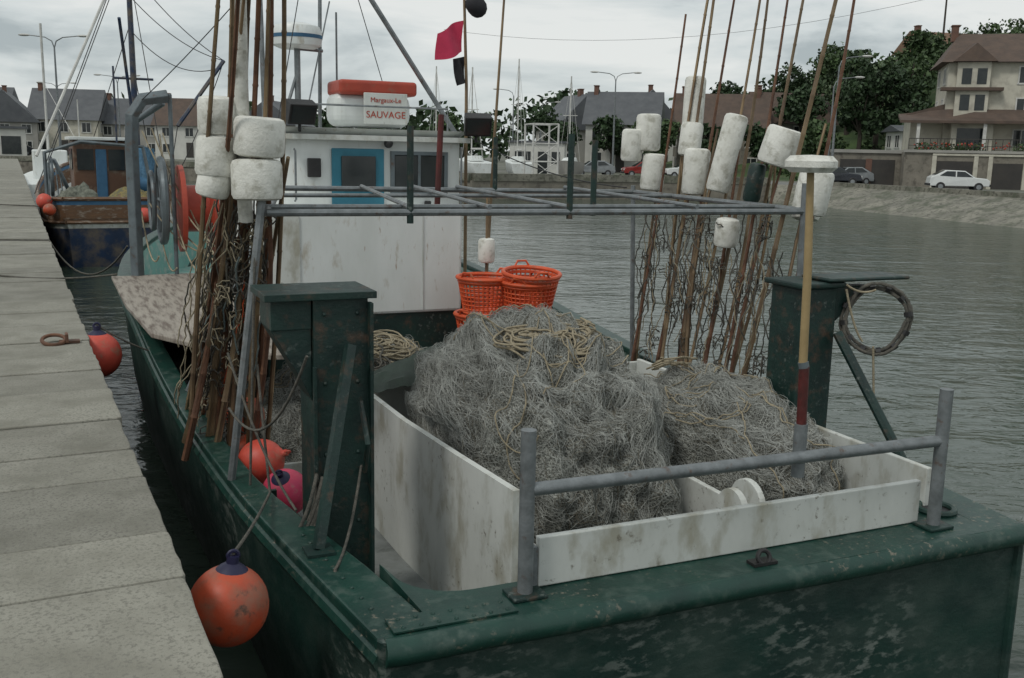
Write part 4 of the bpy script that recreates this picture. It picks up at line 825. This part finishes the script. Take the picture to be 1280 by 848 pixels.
mb=MB(); mb.torus((.25,1.6,.75),.5,.05,Matrix.Rotation(math.pi/2,3,'Y')); mb.torus((.5,1.9,.8),.42,.05,Matrix.Rotation(1.2,3,'Y'))
mb.tube([(.1,1.2,-.3),(.1,1.2,1.4),(1.0,1.2,1.7),(2.6,1.2,1.6),(2.9,1.2,-.3)],.06,6)
for i in range(5): mb.tube([(.15+i*.12,1.0+i*.1,.1),(.2+i*.1,2.6,1.1-i*.1)],.02,5)
mb.make('hauling_gear',b2,STEELP,smooth=True)
mb=MB(); mb.tube([(2.75,4.0,-.3),(2.72,4.0,7.5)],[.11,.07],8); mb.tube([(2.75,3.9,1.3),(2.45,3.4,4.2),(2.3,2.8,5.2)],.05,6); mb.tube([(3.6,1.5,2.2),(5.0,1.8,4.1)],.06,6); mb.tube([(2.0,2.0,1.7),(2.0,2.0,3.8)],.03,6); mb.tube([(2.2,4.0,3.6),(3.3,4.0,3.6)],.04,6); mb.make('mast_and_derrick',b2,BLUEH,smooth=True)
wr=[sag((2.72,4,6.8),(5.0,1.8,4.1),.25),sag((2.72,4,6),(5.0,1.8,4.1),.3),sag((2.72,4,5.0),(4.9,1.8,3.9),.5),sag((2.72,4,7.2),(.2,1,1.2),0),sag((2.72,4,7.0),(3.2,1,.3),0),sag((2.72,4,5.2),(1.6,10,.9),0),sag((2.72,4,4.2),(3.3,4.5,.2),0),sag((3.6,1.5,2.2),(3.2,1.2,.3),0),sag((2.72,4,7.4),(-.2,1.2,.3),0),sag((5,1.8,4.1),(3.3,1.4,.4),.2)]
curves('rigging',b2,BLACK,wr,.013,1)
mb=MB(); mb.tube([(2.7,4,7.3),(-.1,1.1,1.3)],.04,6); mb.tube([(1.1,3.2,1.8),(1.1,3.2,2.9)],.02,6); mb.make('white_boom',b2,TRIM)
for x,y,z,r,m in((3.0,.55,.35,.3,BAMB2),(-.0,.3,.15,.2,REDB),(2.4,-.25,-.2,.2,REDB),(.1,-.1,-.05,.16,ORANGE),(2.0,.9,.1,.22,TILER)):
    mb=MB(); mb.ell((x,y,z),(r,r,r)); mb.make('buoy_ball',b2,m,smooth=True)
def heap(cx,cy,cz,rx,ry,rz,m,nm,k=9):
    mb=MB(); vs=[]; S,T=40,16
    for i in range(T+1):
        for j in range(S):
            th=2*math.pi*j/S; ph=1.7*i/T; d=V((math.sin(ph)*math.cos(th),math.sin(ph)*math.sin(th),math.cos(ph))); f=1+.25*noise.noise(d*2.5+V((k,0,0)))+.12*noise.noise(d*7+V((k,0,0)))
            vs.append((cx+d.x*rx*f,cy+d.y*ry*f,cz+d.z*rz*f))
    mb.add(vs,[(i*S+j,(i+1)*S+j,(i+1)*S+(j+1)%S,i*S+(j+1)%S) for i in range(T) for j in range(S)]); mb.make(nm,b2,m,smooth=True)
heap(2.3,.9,-.2,.75,.5,.62,mat('yellow_net',(.26,.20,.06),(.12,.12,.08),12,.8,bump=1,bscale=30),'yellow_net_heap',3)
heap(.85,.95,-.25,.62,.55,.75,mat('grey_green_net',(.20,.21,.17),(.09,.10,.08),12,.8,bump=1,bscale=30),'grey_net_heap',8)
mb=MB(); vs=[]
for i in range(9):
    for j in range(9): u=i/8;v=j/8; vs.append((2.3+u*.7,1.9+.1*math.sin(u*8),1.6-v*1.5+.05*math.sin(u*5)))
mb.add(vs,[(i*9+j,i*9+j+1,(i+1)*9+j+1,(i+1)*9+j) for i in range(8) for j in range(8)]); mb.make('blue_net_hanging',b2,mat('blue_net',(.12,.26,.40),(.06,.14,.22),8,.8,bump=.8))
g=G('moored_sailboat',Tm(-24,52,-1.3,26)); 
mb=MB(); rings=[]
for i in range(13):
    t=i/12; yy=(t-.5)*9; ww=1.4*math.sin(math.pi*min(1,t*.62+.28))**.8*(1 if t<.95 else .3); s=1.0+.5*t
    rings.append([V((-ww,yy,s)),V((-ww*.9,yy,.1)),V((-ww*.35,yy,-.7)),V((ww*.35,yy,-.7)),V((ww*.9,yy,.1)),V((ww,yy,s))])
mb.loft(rings,closed=True,capends=True); mb.make('hull',g,WHITE2,smooth=True)
mb=MB(); mb.bx(-.8,.8,-1.5,1.5,1.1,2.6); mb.make('cabin',g,WHITE2,bevel=.06); mb=MB(); mb.tube([(0,1.5,1.2),(0,1.5,9)],.07,6); mb.tube([(0,1.4,6),(2,-3,1.4)],.015,4); mb.tube([(0,1.4,8.8),(0,4.3,1.5)],.015,4); mb.make('mast',g,TRIM)
